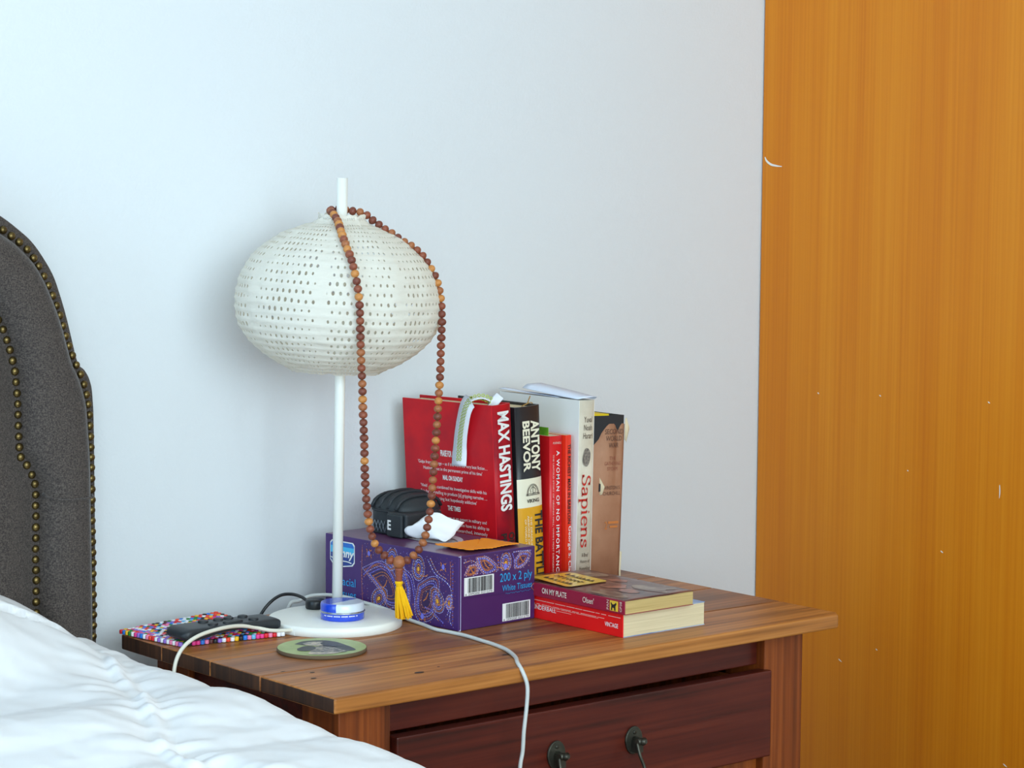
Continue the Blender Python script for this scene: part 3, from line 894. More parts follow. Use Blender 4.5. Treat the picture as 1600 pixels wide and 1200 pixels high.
RIGHT = [(0.2485, 0.3086, 0.4604), (0.2534, 0.302, 0.4595), (0.2577, 0.2959, 0.4563), (0.2615, 0.2903, 0.4507), (0.2659, 0.2842, 0.4459), (0.2707, 0.2777, 0.4403), (0.275, 0.2716, 0.4361), (0.2799, 0.2651, 0.4306), (0.2847, 0.2586, 0.4257), (0.289, 0.2525, 0.4216), (0.2933, 0.2465, 0.416), (0.2971, 0.2409, 0.4083), (0.3003, 0.2357, 0.4), (0.303, 0.2311, 0.3909), (0.3046, 0.2273, 0.3811), (0.3056, 0.224, 0.3699), (0.3056, 0.2216, 0.3559), (0.3044, 0.2194, 0.3383), (0.3015, 0.2172, 0.3138), (0.2986, 0.2145, 0.2858), (0.2949, 0.2125, 0.2578), (0.2912, 0.2104, 0.2298), (0.2873, 0.2086, 0.2019), (0.2833, 0.2068, 0.174), (0.2794, 0.205, 0.1462), (0.2747, 0.2045, 0.1218), (0.2692, 0.2053, 0.1009), (0.2622, 0.2089, 0.0884), (0.2536, 0.2146, 0.0796)]
GU = Vector((0.2464, 0.2200, 0.0775))
mala = thing('prayer_beads', 'long loop of brown wooden prayer beads with yellow tassel hung over the lamp', 'prayer beads', (0.2464, 0.2200, 0.0153))
orgm = ORG[mala.name]
loop = spline(list(reversed(LEFT))+RIGHT, 10)
obj('thread', MB().tube(resample(loop, 0.006), 0.0008, 6), 'cord_brown', mala)
Ll = sum((c-a).length for a, c in zip(loop[:-1], loop[1:]))
spots = resample(loop, Ll/round(Ll/0.00872)-1e-7)
bm_ = MB()
nv, nu = 8, 12
prof = []
for i in range(nv+1):
    a = math.pi*(i/nv-0.5)
    prof.append((max(0.0011, 0.00475*math.cos(a)), 0.00425*math.sin(a)))
bm_.lathe(prof, nu)
meshes = {}
for mname in ('bead_dark', 'bead_red', 'bead_mid', 'bead_light'):
    o = obj('bead', bm_, mname, mala, local=True); meshes[mname] = o.data
    bpy.data.objects.remove(o)
last = None
for i, p in enumerate(spots):
    t = (spots[min(i+1, len(spots)-1)]-spots[max(0, i-1)]).normalized()
    mname = rnd.choices(['bead_dark', 'bead_red', 'bead_mid', 'bead_light'], [0.36, 0.26, 0.22, 0.16 if last != 'bead_light' else 0.05])[0]
    last = mname
    o = bpy.data.objects.new('bead', meshes[mname]); COL.objects.link(o); o.parent = mala
    o.location = p-orgm
    q = t.to_track_quat('Z', 'Y'); o.rotation_mode = 'QUATERNION'
    o.rotation_quaternion = q @ Matrix.Rotation(rnd.uniform(0, 6), 3, 'Z').to_quaternion()
    s_ = rnd.uniform(0.95, 1.05); o.scale = (s_, s_, 1)
b = MB().sphere(GU, 0.0072, 16, 10, (1, 1, 1.02)); obj('guru_bead', b, 'bead_mid', mala)
b = MB().lathe([(0.0048, -0.0062), (0.0050, -0.0085), (0.0042, -0.0098), (0.0047, -0.0112), (0.0040, -0.0126), (0.0044, -0.0140), (0.0036, -0.0156), (0.0040, -0.0178), (0.0036, -0.0205), (0.003, -0.0215)], 14, GU); obj('stupa_bead', b, 'bead_red', mala)
b = MB().lathe([(0.0020, -0.0205), (0.0044, -0.0212), (0.0046, -0.0232), (0.0034, -0.0250), (0.0036, -0.0270)], 14, GU); ts = obj('tassel', b, 'tassel_yellow', mala)
b = MB()
for k in range(150):
    a = rnd.uniform(0, 6.283); q = math.sqrt(rnd.random())
    r0, r1 = 0.0030*q, 0.0100*q*rnd.uniform(0.85, 1.08)
    zl = -0.0625+rnd.uniform(-0.0015, 0.003)+0.0015*q
    dx = 0.0048
    pts = []
    for s_ in range(5):
        u = s_/4
        rr = r0+(r1-r0)*(u**0.75)
        aa = a+0.12*math.sin(3*u+k)
        pts.append(GU+Vector((rr*math.cos(aa)+dx*u, rr*math.sin(aa)-0.003*u, -0.0262+(zl+0.0262)*u)))
    b.tube(pts, 0.0007, 5, cap=False)
o = obj('threads', b, 'tassel_yellow', ts); o['kind'] = 'stuff'

# ================================================================== things standing on the lamp base
TX, TY = 0.2104, 0.2760
tin = thing('lip_balm_tin', 'small round blue and silver tin standing on the lamp base', 'tin', (TX, TY, 0.0113))
n = 48
def ringband(b, prof, n, c, pick):
    rows = [[(c[0]+r*math.cos(2*math.pi*j/n), c[1]+r*math.sin(2*math.pi*j/n), c[2]+z) for j in range(n)] for r, z in prof]
    for i in range(len(rows)-1):
        for j in range(n):
            b.m = pick(2*math.pi*(j+0.5)/n)
            b.add([rows[i][j], rows[i][(j+1) % n], rows[i+1][(j+1) % n], rows[i+1][j]], [(0, 1, 2, 3)], True)
b = MB().lathe([(0.0, 0.0), (0.0238, 0.0), (0.0244, 0.0008), (0.0244, 0.0078)], n, (TX, TY, 0.0114), cap=False); tb = obj('tin_body', b, 'tin_blue', tin)
b = MB(); b.lathe([(0.0244, 0.0076), (0.0252, 0.0082), (0.0252, 0.0092), (0.0244, 0.0098)], n, (TX, TY, 0.0114), cap=False); obj('rolled_rim', b, 'tin_metal', tin)
b = MB()
va = math.atan2(-math.cos(yaw), -math.sin(yaw))         # direction on the tin that faces the room
def pick(a):
    d = (a-va+math.pi) % (2*math.pi)-math.pi
    return 0 if d < -0.28 else 1
ringband(b, [(0.0244, 0.0098), (0.0244, 0.0165), (0.0236, 0.0182), (0.0224, 0.0188)], n, (TX, TY, 0.0114), pick)
rim = [(TX+0.0224*math.cos(2*math.pi*j/n), TY+0.0224*math.sin(2*math.pi*j/n), 0.0302) for j in range(n)]
b.m = 0
half = [rim[j] for j in range(n) if True]
e_v = Vector((math.sin(yaw), math.cos(yaw), 0)); e_h = Vector((math.cos(yaw), -math.sin(yaw), 0))
def clip_half(pts, off, keep):
    # split the lid's disc along a slanted line into the blue and the silver field
    out = []
    nrm = (e_h*0.80-e_v*0.60)
    for i in range(len(pts)):
        a, c = Vector(pts[i]), Vector(pts[(i+1) % len(pts)])
        da = (a-Vector((TX, TY, a.z))).dot(nrm)-off; dc = (c-Vector((TX, TY, c.z))).dot(nrm)-off
        if da*keep >= 0: out.append(a)
        if da*dc < 0: out.append(a.lerp(c, da/(da-dc)))
    return out
p1 = clip_half(rim, 0.002, -1); b.m = 0; b.add(p1, [tuple(range(len(p1)))], False)
p2 = clip_half(rim, 0.002, 1); b.m = 1; b.add(p2, [tuple(range(len(p2)))], False)
obj('lid', b, ['tin_blue', 'tin_white'], tin)
b = MB()      # fine illegible print round the tin
for k in range(34):
    a = va-0.85+k*0.05
    if k % 7 == 3: continue
    w_ = 0.018
    q = [(TX+0.02455*math.cos(a+s*w_), TY+0.02455*math.sin(a+s*w_), 0.0114+z) for s, z in ((-1, 0.0052), (1, 0.0052), (1, 0.0064), (-1, 0.0064))]
    b.add(q, [(0, 1, 2, 3)], False)
obj('fine_print', b, 'print_white', tin)
# black in-line switch box and its lead
CX, CY = 0.2205, 0.3420
pk = thing('cable_puck', 'small black round plug puck with a black lead behind the blue tin', 'plug', (CX, CY, 0.0113))
b = MB().lathe([(0.0108, 0.0), (0.0114, 0.0012), (0.0114, 0.0085), (0.0104, 0.0100), (0.0, 0.0103)], 28, (CX, CY, 0.0114), cap=False); obj('puck', b, 'cable_black', pk)
pc = spline([(CX-0.004, CY+0.008, 0.018), (0.2165, 0.364, 0.0215), (0.2150, 0.380, 0.0225), (0.2085, 0.3925, 0.0205), (0.1995, 0.400, 0.0130), (0.1895, 0.4035, 0.0010), (0.184, 0.407, -0.015), (0.182, 0.412, -0.05), (0.182, 0.42, -0.3)], 8)
obj('lead', MB().tube(pc, 0.0019, 10), 'cable_black', pk)

# white charging cable running across the top and down the front
pc = spline([(0.228, 0.420, -0.2), (0.228, 0.412, -0.04), (0.2285, 0.406, 0.0035), (0.2405, 0.4035, 0.0085), (0.2545, 0.402, 0.0128), (0.266, 0.394, 0.0142), (0.2725, 0.379, 0.0150), (0.2785, 0.357, 0.0145), (0.2805, 0.333, 0.0128), (0.2835, 0.310, 0.0112), (0.2880, 0.278, 0.0070), (0.2880, 0.2565, 0.0035),
             (0.2865, 0.228, 0.0022), (0.2805, 0.1985, 0.0022), (0.2830, 0.1745, 0.0022), (0.2845, 0.1500, 0.0022), (0.2810, 0.1180, 0.0022), (0.2785, 0.0960, 0.0022), (0.2710, 0.0660, 0.0024), (0.2545, 0.0310, 0.0026), (0.2370, 0.0060, 0.0024), (0.2320, -0.0080, -0.0040), (0.2345, -0.0125, -0.0180), (0.2335, -0.0130, -0.0380), (0.2300, -0.0130, -0.0640), (0.2285, -0.013, -0.085), (0.2245, -0.0130, -0.1100), (0.222, -0.013, -0.2), (0.22, -0.02, -0.4)], 6)
b = MB().tube(pc, 0.0021, 10)
o = obj('charging_cable', b, 'cable_grey', None, base=(0.2810, 0.1180, 0.0))
tag(o, 'thin white cable crossing the nightstand top and hanging over the front drawer', 'cable')

# ================================================================== coaster
KX, KY = 0.1208, 0.1886
cs = thing('coaster', 'round coaster printed with a dark spaniel on green near the front left edge', 'coaster', (KX, KY, 0))
R_ = 0.0475
b = MB().lathe([(R_-0.0008, 0.0), (R_, 0.0006), (R_, 0.0034), (R_-0.0006, 0.0040)], 64, (KX, KY, 0.0002)); cb = obj('coaster_disc', b, 'coaster_cork', cs)
def decal(pts, z, mat, parent, name='print', sm=6):
    P = spline([(KX+(e_h*p[0]+e_v*p[1]).x, KY+(e_h*p[0]+e_v*p[1]).y, z) for p in pts+[pts[0]]], sm)[:-1]
    b = MB().add(P, [tuple(range(len(P)))], False)
    return obj(name, b, mat, parent)
b = MB().add([(KX+(R_-0.0007)*math.cos(a*math.pi/32), KY+(R_-0.0007)*math.sin(a*math.pi/32), 0.0043) for a in range(64)], [tuple(range(64))]); obj('print', b, 'coaster_green', cb)
decal([(-0.030, 0.012), (-0.022, 0.028), (-0.002, 0.034), (0.012, 0.027), (0.022, 0.014), (0.033, -0.004), (0.036, -0.016), (0.022, -0.022), (0.012, -0.010), (-0.004, 0.004), (-0.018, 0.006)], 0.00445, 'dog_dark', cb)
decal([(-0.022, 0.014), (-0.014, 0.024), (0.0, 0.024), (0.004, 0.012), (-0.004, 0.004), (-0.016, 0.006)], 0.0046, 'dog_pale', cb)
decal([(-0.025, -0.012), (-0.018, 0.002), (-0.008, 0.000), (-0.006, -0.014), (-0.013, -0.024), (-0.023, -0.022)], 0.0046, 'dog_dark', cb)
decal([(-0.006, 0.002), (0.008, 0.000), (0.022, -0.014), (0.028, -0.024), (0.012, -0.034), (-0.006, -0.036), (-0.010, -0.020)], 0.00455, 'dog_grey', cb)
decal([(0.000, 0.026), (0.010, 0.020), (0.016, 0.008), (0.012, 0.000), (0.002, 0.006), (-0.003, 0.016)], 0.0047, 'dog_dark', cb)
decal([(-0.010, -0.026), (0.002, -0.030), (0.014, -0.026), (0.020, -0.032), (0.006, -0.041), (-0.010, -0.040)], 0.0047, 'dog_pale', cb)

# ================================================================== fuse-bead mat
mc = [Vector((-0.0040, 0.3945, 0.0012)), Vector((0.0124, 0.2950, 0.0006)), Vector((0.1340, 0.2735, 0.0006)), Vector((0.1165, 0.3865, 0.0090))]   # back left, front left, front right, back right
mat_ = thing('bead_mat', 'multicoloured fuse bead mat lying on the back left corner of the nightstand', 'mat', tuple((mc[0]+mc[2])/2*Vector((1, 1, 0)).length/1.41421 if False else ((mc[0].x+mc[2].x)/2, (mc[0].y+mc[2].y)/2, 0.0)))
b = MB()
na, nb = 25, 21
for i in range(na):
    for j in range(nb):
        u, v = (i+0.5)/na, (j+0.5)/nb
        base = (mc[1].lerp(mc[2], u)).lerp(mc[0].lerp(mc[3], u), v)
        b.m = rnd.choices(range(12), [3.2, 1.6, 1.3, 1.5, 1.2, 1.3, 1.3, 1.4, 0.9, 0.7, 1.0, 0.8])[0]
        n = 8; ro, ri, h = 0.00262, 0.0009, 0.0046
        hh = h*rnd.uniform(0.94, 1.04)
        ring = lambda r, z: [(base.x+r*math.cos(2*math.pi*(k+0.5)/n), base.y+r*math.sin(2*math.pi*(k+0.5)/n), base.z+z) for k in range(n)]
        b.grid([ring(ro*0.94, 0.0002), ring(ro, 0.0008), ring(ro, hh-0.0007), ring(ro*0.86, hh), ring(ri, hh-0.0002), ring(ri*0.9, hh-0.002)], closed_u=True)
o = obj('fuse_beads', b, [nm for nm, c in bead_cols], mat_); o['kind'] = 'stuff'

# ================================================================== remote
rm = thing('remote_control', 'small matte black remote with round buttons lying on the bead mat', 'remote', (0.072, 0.303, 0.006))
rows = []
NL = 36
for i in range(NL+1):
    u = i/NL; x = 0.0095+0.1275*u
    wl_ = 0.0212*(1-0.08*u)
    endf = 1.0
    if u < 0.09: endf = math.sqrt(max(0.0, 1-((0.09-u)/0.09)**2.4))
    if u > 0.93: endf = math.sqrt(max(0.0, 1-((u-0.93)/0.07)**2.2))
    endf = max(endf, 0.35)
    top = 0.0205-0.0012*u-0.004*(1-endf)
    bot = 0.0062+0.0065*math.sin(math.pi*min(1, max(0, (u-0.12)/0.85)))**1.2+0.004*(1-endf)
    mid, hh = (top+bot)/2, (top-bot)/2*max(0.3, endf)
    cyy = 0.3025
    r = []
    for j in range(24):
        a = 2*math.pi*j/24
        ca, sa = math.cos(a), math.sin(a)
        r.append((x, cyy+wl_*(0.72+0.28*endf if 0 < i < NL else 0.7)*math.copysign(abs(ca)**0.34, ca), mid+hh*math.copysign(abs(sa)**0.40, sa)))
    rows.append(r)
b = MB(); b.grid(rows, closed_u=True); b.add(rows[0], [tuple(range(24))]); b.add(rows[-1], [tuple(range(24))])
rb = obj('remote_body', b, 'remote_black', rm)
for (x, y, rx, ry) in ((0.0521, 0.3122, 0.0057, 0.0057), (0.0523, 0.2931, 0.0055, 0.0055), (0.0718, 0.3131, 0.0057, 0.0057), (0.0850, 0.3133, 0.0055, 0.0055), (0.0775, 0.2928, 0.0120, 0.0045), (0.1030, 0.3128, 0.0055, 0.0055), (0.1045, 0.2937, 0.0055, 0.0055)):
    zt = 0.0205-0.0012*((x-0.0095)/0.1275)
    rows = []
    for sc_, dz in ((1.0, -0.001), (1.0, 0.0010), (0.9, 0.0017), (0.5, 0.0015)):
        rows.append([(x+(rx-ry)*(1 if math.cos(2*math.pi*(j+.5)/20) > 0 else -1)+ry*sc_*math.cos(2*math.pi*(j+.5)/20), y+ry*sc_*math.sin(2*math.pi*(j+.5)/20), zt+dz) for j in range(20)])
    b = MB(); b.grid(rows, closed_u=True); b.add(rows[-1], [tuple(range(20))]); obj('button', b, 'remote_button', rm)

# ================================================================== tissue box and what lies on it
TH = 0.0691
c0 = Vector((0.2978, 0.1795, 0)); e1 = Vector((math.cos(TH), math.sin(TH), 0)); e2 = Vector((-math.sin(TH), math.cos(TH), 0)); ez = Vector((0, 0, 1))
BL_, BB, BH = 0.2300, 0.1176, 0.0840
tbx = thing('tissue_box', 'purple cardboard tissue box with dotted paisley print standing beside the lamp', 'tissue box', (c0.x, c0.y, 0), rot=(0, 0, TH))
# local frame: x = short end, y = long side
b = MB(); b.box(0, BB, 0, BL_, 0.0004, BH-0.0004)
b.mi = [0, 2, 1, 0, 1, 0]
box = obj('carton', b, ['box_purple', 'box_end', 'box_top'], tbx, local=True, bevel=0.0008)
X_, Y_, Z_ = Vector((1, 0, 0)), Vector((0, 1, 0)), Vector((0, 0, 1))
# end flap: seam, white worn edge, thumb notch
b = MB().add([(0.0025, -0.0005, 0.036), (BB, -0.0005, 0.0335), (BB, -0.0005, 0.0341), (0.0025, -0.0005, 0.0366)], [(0, 1, 2, 3)]); obj('flap_seam', b, 'petal_dark', tbx, local=True)
b = MB(); pts = spline([(-0.0005, -0.0007, 0.0835), (0.0022, -0.0008, 0.0825), (0.0026, -0.0008, 0.078), (0.0026, -0.0008, 0.006), (0.0022, -0.0008, 0.002), (0, -0.0006, 0.0004)], 4); b.tube(pts, 0.00035, 5); obj('worn_edge', b, 'dot_pale', tbx, local=True)
b = MB().tube(spline([(BB-0.0015, -0.0004, 0.041), (BB-0.005, -0.0005, 0.0385), (BB-0.005, -0.0005, 0.0355), (BB-0.001, -0.0004, 0.0325)], 4), 0.0004, 5); obj('thumb_notch', b, 'dot_brown', tbx, local=True)
# barcodes
def barcode(x0, z0, w, h, seed):
    r = random.Random(seed)
    b = MB().box(x0, x0+w, -0.0006, -0.0001, z0, z0+h); lab = obj('barcode_label', b, 'print_white', tbx, local=True)
    b = MB(); x = x0+w*0.12
    while x < x0+w*0.93:
        bw = r.choice([0.00045, 0.0007, 0.0011]); b.box(x, x+bw, -0.0009, -0.0005, z0+h*0.16, z0+h*0.95); x += bw+r.choice([0.0005, 0.0007, 0.0010])
    obj('bars', b, 'print_dark', lab, local=True)
    text('6 299200 031279', lab, (x0+0.001, -0.0006, z0+0.0005), X_, Z_, 'print_dark', w=w*0.92, h=h*0.11)
barcode(0.0083, 0.0385, 0.0448, 0.0205, 3)
barcode(0.0670, 0.0030, 0.0430, 0.0200, 4)
text('200 x 2 ply', tbx, (0.1125, -0.0003, 0.0452), X_, Z_, 'cyan_print', w=0.0500, h=0.0125, align='R')
text('White Tissues', tbx, (0.1125, -0.0003, 0.0372), X_, Z_, 'cyan_print', w=0.0465, h=0.0068, align='R')
b = MB()
for k in range(16):
    x = 0.0715+k*0.0025; b.tube([(x, -0.0004, 0.0343), (x+0.0008, -0.0004, 0.0335+0.0012*(k % 3 == 0)), (x+0.0019, -0.0004, 0.0342)], 0.00022, 4)
obj('small_script', b, 'cyan_print', tbx, local=True)
# the brand badge and words on the long side (x=0 plane, reading towards the near corner)
def side_pt(v, z, l=0.0003): return Vector((-l, v, z))
def badge(shrink, mats_, lift):
    v0, v1, zt_, zb = 0.2210-shrink, 0.1765+shrink, 0.0775-shrink, 0.0500+shrink
    top = [(v0, zt_), (v1, zt_)]
    pts = [(v0, zt_-0.003), (v0-0.003, zt_), (v1+0.003, zt_), (v1, zt_-0.003), (v1, zb+0.004), (v1+0.004, zb), ((v0+v1)/2+0.004, zb-0.0035), (v0-0.004, zb), (v0, zb+0.004)]
    return pts
b = MB().add([side_pt(v, z, 0.0003) for v, z in badge(0, None, 0)], [tuple(range(9))]); bd = obj('badge', b, 'print_white', tbx, local=True)
pts = badge(0.0013, None, 0)
zs = [0.078, 0.071, 0.063, 0.040]
for k, mn in enumerate(('badge_blue', 'badge_cyan', 'badge_navy')):
    hi, lo = zs[k], zs[k+1]
    out = []
    def clipz(P, lim, keep):
        o_ = []
        for i in range(len(P)):
            a, c = P[i], P[(i+1) % len(P)]
            da, dc = (a[1]-lim)*keep, (c[1]-lim)*keep
            if da >= 0: o_.append(a)
            if da*dc < 0: t = da/(da-dc); o_.append((a[0]+(c[0]-a[0])*t, a[1]+(c[1]-a[1])*t))
        return o_
    q = clipz(clipz(pts, hi, -1), lo, 1)
    if len(q) > 2:
        b = MB().add([side_pt(v, z, 0.0006) for v, z in q], [tuple(range(len(q)))]); obj('badge_field', b, mn, bd, local=True)
text('nny', bd, (-0.0006, 0.2010, 0.0560), -Y_, Vector((0, -0.22, 1)), 'print_white', w=0.0220, h=0.0105, bold=0.03)
b = MB().tube(spline([side_pt(0.2200, 0.0575, 0.0008), side_pt(0.2050, 0.0545, 0.0008), side_pt(0.1900, 0.0545, 0.0008), side_pt(0.1820, 0.0535, 0.0008)], 4), 0.0007, 5); obj('swoosh', b, 'print_white', bd, local=True)
text('facial', tbx, (-0.0002, 0.1750, 0.0262), -Y_, Z_, 'cyan_print', h=0.0095, w=0.0270, align='R')
text('tissues', tbx, (-0.0002, 0.1735, 0.0120), -Y_, Z_, 'cyan_print', h=0.0088, w=0.0390, align='R')
# dotted paisley print
def dots(face, name, W, elems, seed):
    r = random.Random(seed)
    cols = ['dot_blue', 'dot_pale', 'dot_orange', 'dot_brown', 'dot_yellow', 'petal_dark']
    b = MB()
    def dot(u, v, rad, m, lift=0.0004):
        if not (W[0] < u < W[1] and W[2] < v < W[3]): return
        b.m = m; b.add([face(u+rad*math.cos(k*math.pi/3), v+rad*math.sin(k*math.pi/3), lift) for k in range(6)], [tuple(range(6))], False)
    def poly(P, m, lift): b.m = m; b.add([face(u, v, lift) for u, v in P], [tuple(range(len(P)))], False)
    def line(P, rad, m, gap=3.0):
        pp = resample([Vector((p[0], p[1], 0)) for p in spline([(p[0], p[1], 0) for p in P], 8)], rad*gap)
        for i, p in enumerate(pp): dot(p.x, p.y, rad*r.uniform(0.9, 1.3), m if not isinstance(m, tuple) else m[i % len(m)])
    for e in elems:
        if e[0] == 'eye':
            _, u, v, R0, ang = e
            ca, sa = math.cos(ang), math.sin(ang)
            def loc(a, rr): 
                x, y = rr*math.cos(a)*0.8, rr*math.sin(a)*(1.0 if math.sin(a) < 0 else 1.25)
                return u+x*ca-y*sa, v+x*sa+y*ca
            poly([loc(2*math.pi*k/16, R0*1.25) for k in range(16)], 5, 0.00025)
            poly([loc(2*math.pi*k/12, R0*0.24) for k in range(12)], 4, 0.0005)
            for q, (rr, m, rad) in enumerate(((0.42, 2, 0.0005), (0.62, 0, 0.0007), (0.84, (1, 0), 0.0006), (1.04, (2, 3), 0.0005), (1.22, (1, 0), 0.0005))):
                n = int(2*math.pi*R0*rr/(rad*2.9))
                for k in range(n): dot(*loc(2*math.pi*k/n, R0*rr), rad*r.uniform(1.0, 1.35), m if not isinstance(m, tuple) else m[k % 2])
            line([loc(-1.4, R0*0.3), loc(-2.2, R0*0.7), loc(-2.8, R0*1.5), loc(-3.0, R0*1.9)], 0.0005, 2, 1.5)
        elif e[0] == 'petal':
            _, P, m1, m2 = e
            poly([(p.x, p.y) for p in spline([(p[0], p[1], 0) for p in P+[P[0]]], 4)[:-1]], 5, 0.0002)
            line(P+[P[0]], 0.00085, m1); 
            cxm = sum(p[0] for p in P)/len(P); cym = sum(p[1] for p in P)/len(P)
            for k_, mm, rd in ((0.62, (3, 2), 0.0005), (0.80, m2, 0.00055), (1.17, (1, 0), 0.0006), (1.33, (2, 3), 0.00055), (1.48, (0, 1), 0.0005)):
                line([(cxm+(p[0]-cxm)*k_, cym+(p[1]-cym)*k_) for p in P+[P[0]]], rd, mm)
            line([(cxm-0.003, cym+0.006), (cxm, cym), (cxm+0.005, cym-0.004)], 0.0006, 2, 1.6); dot(cxm, cym, 0.0013, 3)
        elif e[0] == 'gem':
            _, u, v, R0 = e
            poly([(u+R0*0.8*math.cos(k*math.pi/7), v+R0*math.sin(k*math.pi/7)) for k in range(14)], 0, 0.0006)
            for k in range(4):
                a = k*math.pi/2+0.78
                line([(u+R0*1.3*math.cos(a-0.5), v+R0*1.3*math.sin(a-0.5)), (u+R0*1.5*math.cos(a), v+R0*1.5*math.sin(a)), (u+R0*2.2*math.cos(a), v+R0*2.2*math.sin(a))], 0.00045, 2, 1.5)
        elif e[0] == 'line': line(e[1], e[2], e[3])
        elif e[0] == 'sprinkle':
            for k in range(e[1]): dot(r.uniform(W[0], W[1]), r.uniform(W[2], W[3]), r.uniform(0.0003, 0.00055), r.choice([0, 1, 2, 3, 3]))
    o = obj(name, b, cols, tbx, local=True, recalc=False); o['kind'] = 'stuff'
    return o
fl = lambda u, v, l: (-l, u, v)
el = [('sprinkle', 420),
      ('petal', [(0.150, 0.046), (0.128, 0.054), (0.112, 0.046), (0.100, 0.022), (0.118, 0.018), (0.128, 0.030)], 0, 2),
      ('petal', [(0.062, 0.040), (0.046, 0.048), (0.038, 0.044), (0.044, 0.018), (0.060, 0.012), (0.066, 0.022)], 0, 3),
      ('petal', [(0.090, 0.052), (0.083, 0.034), (0.086, 0.018), (0.094, 0.018), (0.098, 0.034)], 0, 0),
      ('eye', 0.1340, 0.0190, 0.0115, 0.9), ('eye', 0.0660, 0.0615, 0.0105, 0.1), ('eye', 0.0340, 0.0295, 0.0110, -0.5), ('eye', 0.1120, 0.0660, 0.0100, 0.3), ('eye', 0.0150, 0.0300, 0.006, 0.2),
      ('gem', 0.1511, 0.0690, 0.0030), ('gem', 0.0246, 0.0692, 0.0030), ('gem', 0.0590, 0.0090, 0.0034), ('gem', 0.1500, 0.0080, 0.0026),
      ('line', [(0.160, 0.044), (0.140, 0.060), (0.120, 0.056), (0.104, 0.040)], 0.0008, 0), ('line', [(0.160, 0.041), (0.140, 0.0565), (0.121, 0.0525)], 0.0006, (2, 3)),
      ('line', [(0.096, 0.058), (0.080, 0.050), (0.074, 0.034), (0.070, 0.016)], 0.0008, 0), ('line', [(0.092, 0.060), (0.077, 0.052), (0.071, 0.036)], 0.0006, (1, 0)),
      ('line', [(0.050, 0.074), (0.038, 0.060), (0.022, 0.054), (0.012, 0.046), (0.012, 0.030), (0.018, 0.016)], 0.0008, (0, 1)), ('line', [(0.046, 0.076), (0.034, 0.062), (0.018, 0.056)], 0.0006, (1, 2)),
      ('line', [(0.054, 0.020), (0.044, 0.018), (0.034, 0.012), (0.024, 0.006)], 0.0009, 0), ('line', [(0.052, 0.016), (0.042, 0.014), (0.032, 0.008)], 0.0006, (2, 1)),
      ('line', [(0.009, 0.074), (0.009, 0.040), (0.009, 0.006)], 0.0007, (3, 0)), ('line', [(0.013, 0.076), (0.0125, 0.060), (0.0125, 0.05)], 0.0006, (2, 3)), ('line', [(0.012, 0.024), (0.014, 0.012), (0.010, 0.005)], 0.0007, (1, 0)),
      ('line', [(0.163, 0.076), (0.164, 0.040), (0.162, 0.008)], 0.0006, (3, 2)), ('line', [(0.125, 0.006), (0.108, 0.012), (0.098, 0.010)], 0.0008, (0, 1)), ('line', [(0.122, 0.003), (0.106, 0.008), (0.09, 0.005)], 0.0006, 2)]
dots(fl, 'paisley_dots', (0.005, 0.1665, 0.003, 0.0805), el, 5)
fe = lambda u, v, l: (u, -l, v)
el2 = [('petal', [(0.030, 0.078), (0.042, 0.076), (0.054, 0.066), (0.042, 0.062), (0.034, 0.068)], 0, 2), ('petal', [(0.016, 0.070), (0.026, 0.070), (0.024, 0.062), (0.012, 0.062)], 3, 2),
       ('eye', 0.0715, 0.0690, 0.0085, 0.0), ('gem', 0.0710, 0.0655, 0.0030), ('petal', [(0.088, 0.070), (0.096, 0.076), (0.106, 0.074), (0.100, 0.066), (0.090, 0.063)], 0, 3),
       ('line', [(0.008, 0.076), (0.020, 0.077), (0.031, 0.071)], 0.0006, (1, 2)), ('line', [(0.084, 0.080), (0.098, 0.080), (0.112, 0.079)], 0.0006, (1, 0)), ('line', [(0.082, 0.078), (0.085, 0.070), (0.084, 0.062)], 0.0007, 0), ('line', [(0.058, 0.079), (0.060, 0.070), (0.057, 0.062)], 0.0007, (0, 2)), ('sprinkle', 120)]
dots(fe, 'paisley_dots', (0.006, 0.1125, 0.0605, 0.0805), el2, 9)
# opening in the top with its torn film lip
ov = [(0.060+0.020*math.cos(a*math.pi/14), 0.105+0.060*math.sin(a*math.pi/14), BH+0.0002) for a in range(28)]
b = MB().add(ov, [tuple(range(28))]); obj('opening', b, 'box_inside', tbx, local=True)
lip = spline([(0.073, 0.118, BH+0.001), (0.080, 0.100, BH+0.0035), (0.078, 0.080, BH+0.0030), (0.066, 0.062, BH+0.0008)], 6)
b = MB(); b.grid([[p for p in lip], [p+Vector((-0.006, 0.002, -0.002)) for p in lip]]); obj('film_lip', b, 'box_film', tbx, local=True)

# tissue pulled out of the slot
def tolocal(u, v, z): return c0+e1*u+e2*v+ez*z
def tis(u, v, z): return tolocal(u+0.002, v-0.010, z)
tp = [[(0.046, 0.132, 0.0845), (0.052, 0.125, 0.0850), (0.056, 0.112, 0.0850), (0.060, 0.100, 0.0848)],
      [(0.036, 0.138, 0.0890), (0.044, 0.122, 0.0905), (0.046, 0.106, 0.0880), (0.052, 0.090, 0.0862)],
      [(0.034, 0.140, 0.0960), (0.040, 0.122, 0.1005), (0.050, 0.106, 0.0960), (0.066, 0.094, 0.0900)],
      [(0.040, 0.130, 0.1030), (0.046, 0.118, 0.1090), (0.058, 0.108, 0.1020), (0.076, 0.096, 0.0960)],
      [(0.052, 0.122, 0.1130), (0.056, 0.112, 0.1160), (0.066, 0.102, 0.1110), (0.082, 0.092, 0.1040)]]
rows = []
for r in tp: rows.append(spline([tis(*p) for p in r], 5))
cols_ = list(zip(*rows))
cols2 = [spline(list(c), 5) for c in cols_]
rows = list(zip(*cols2))
rows = [[p+Vector((0, 0, 0.0016*noise.noise(p*140)))+e1*0.002*noise.noise(p*90) for p in r] for r in rows]
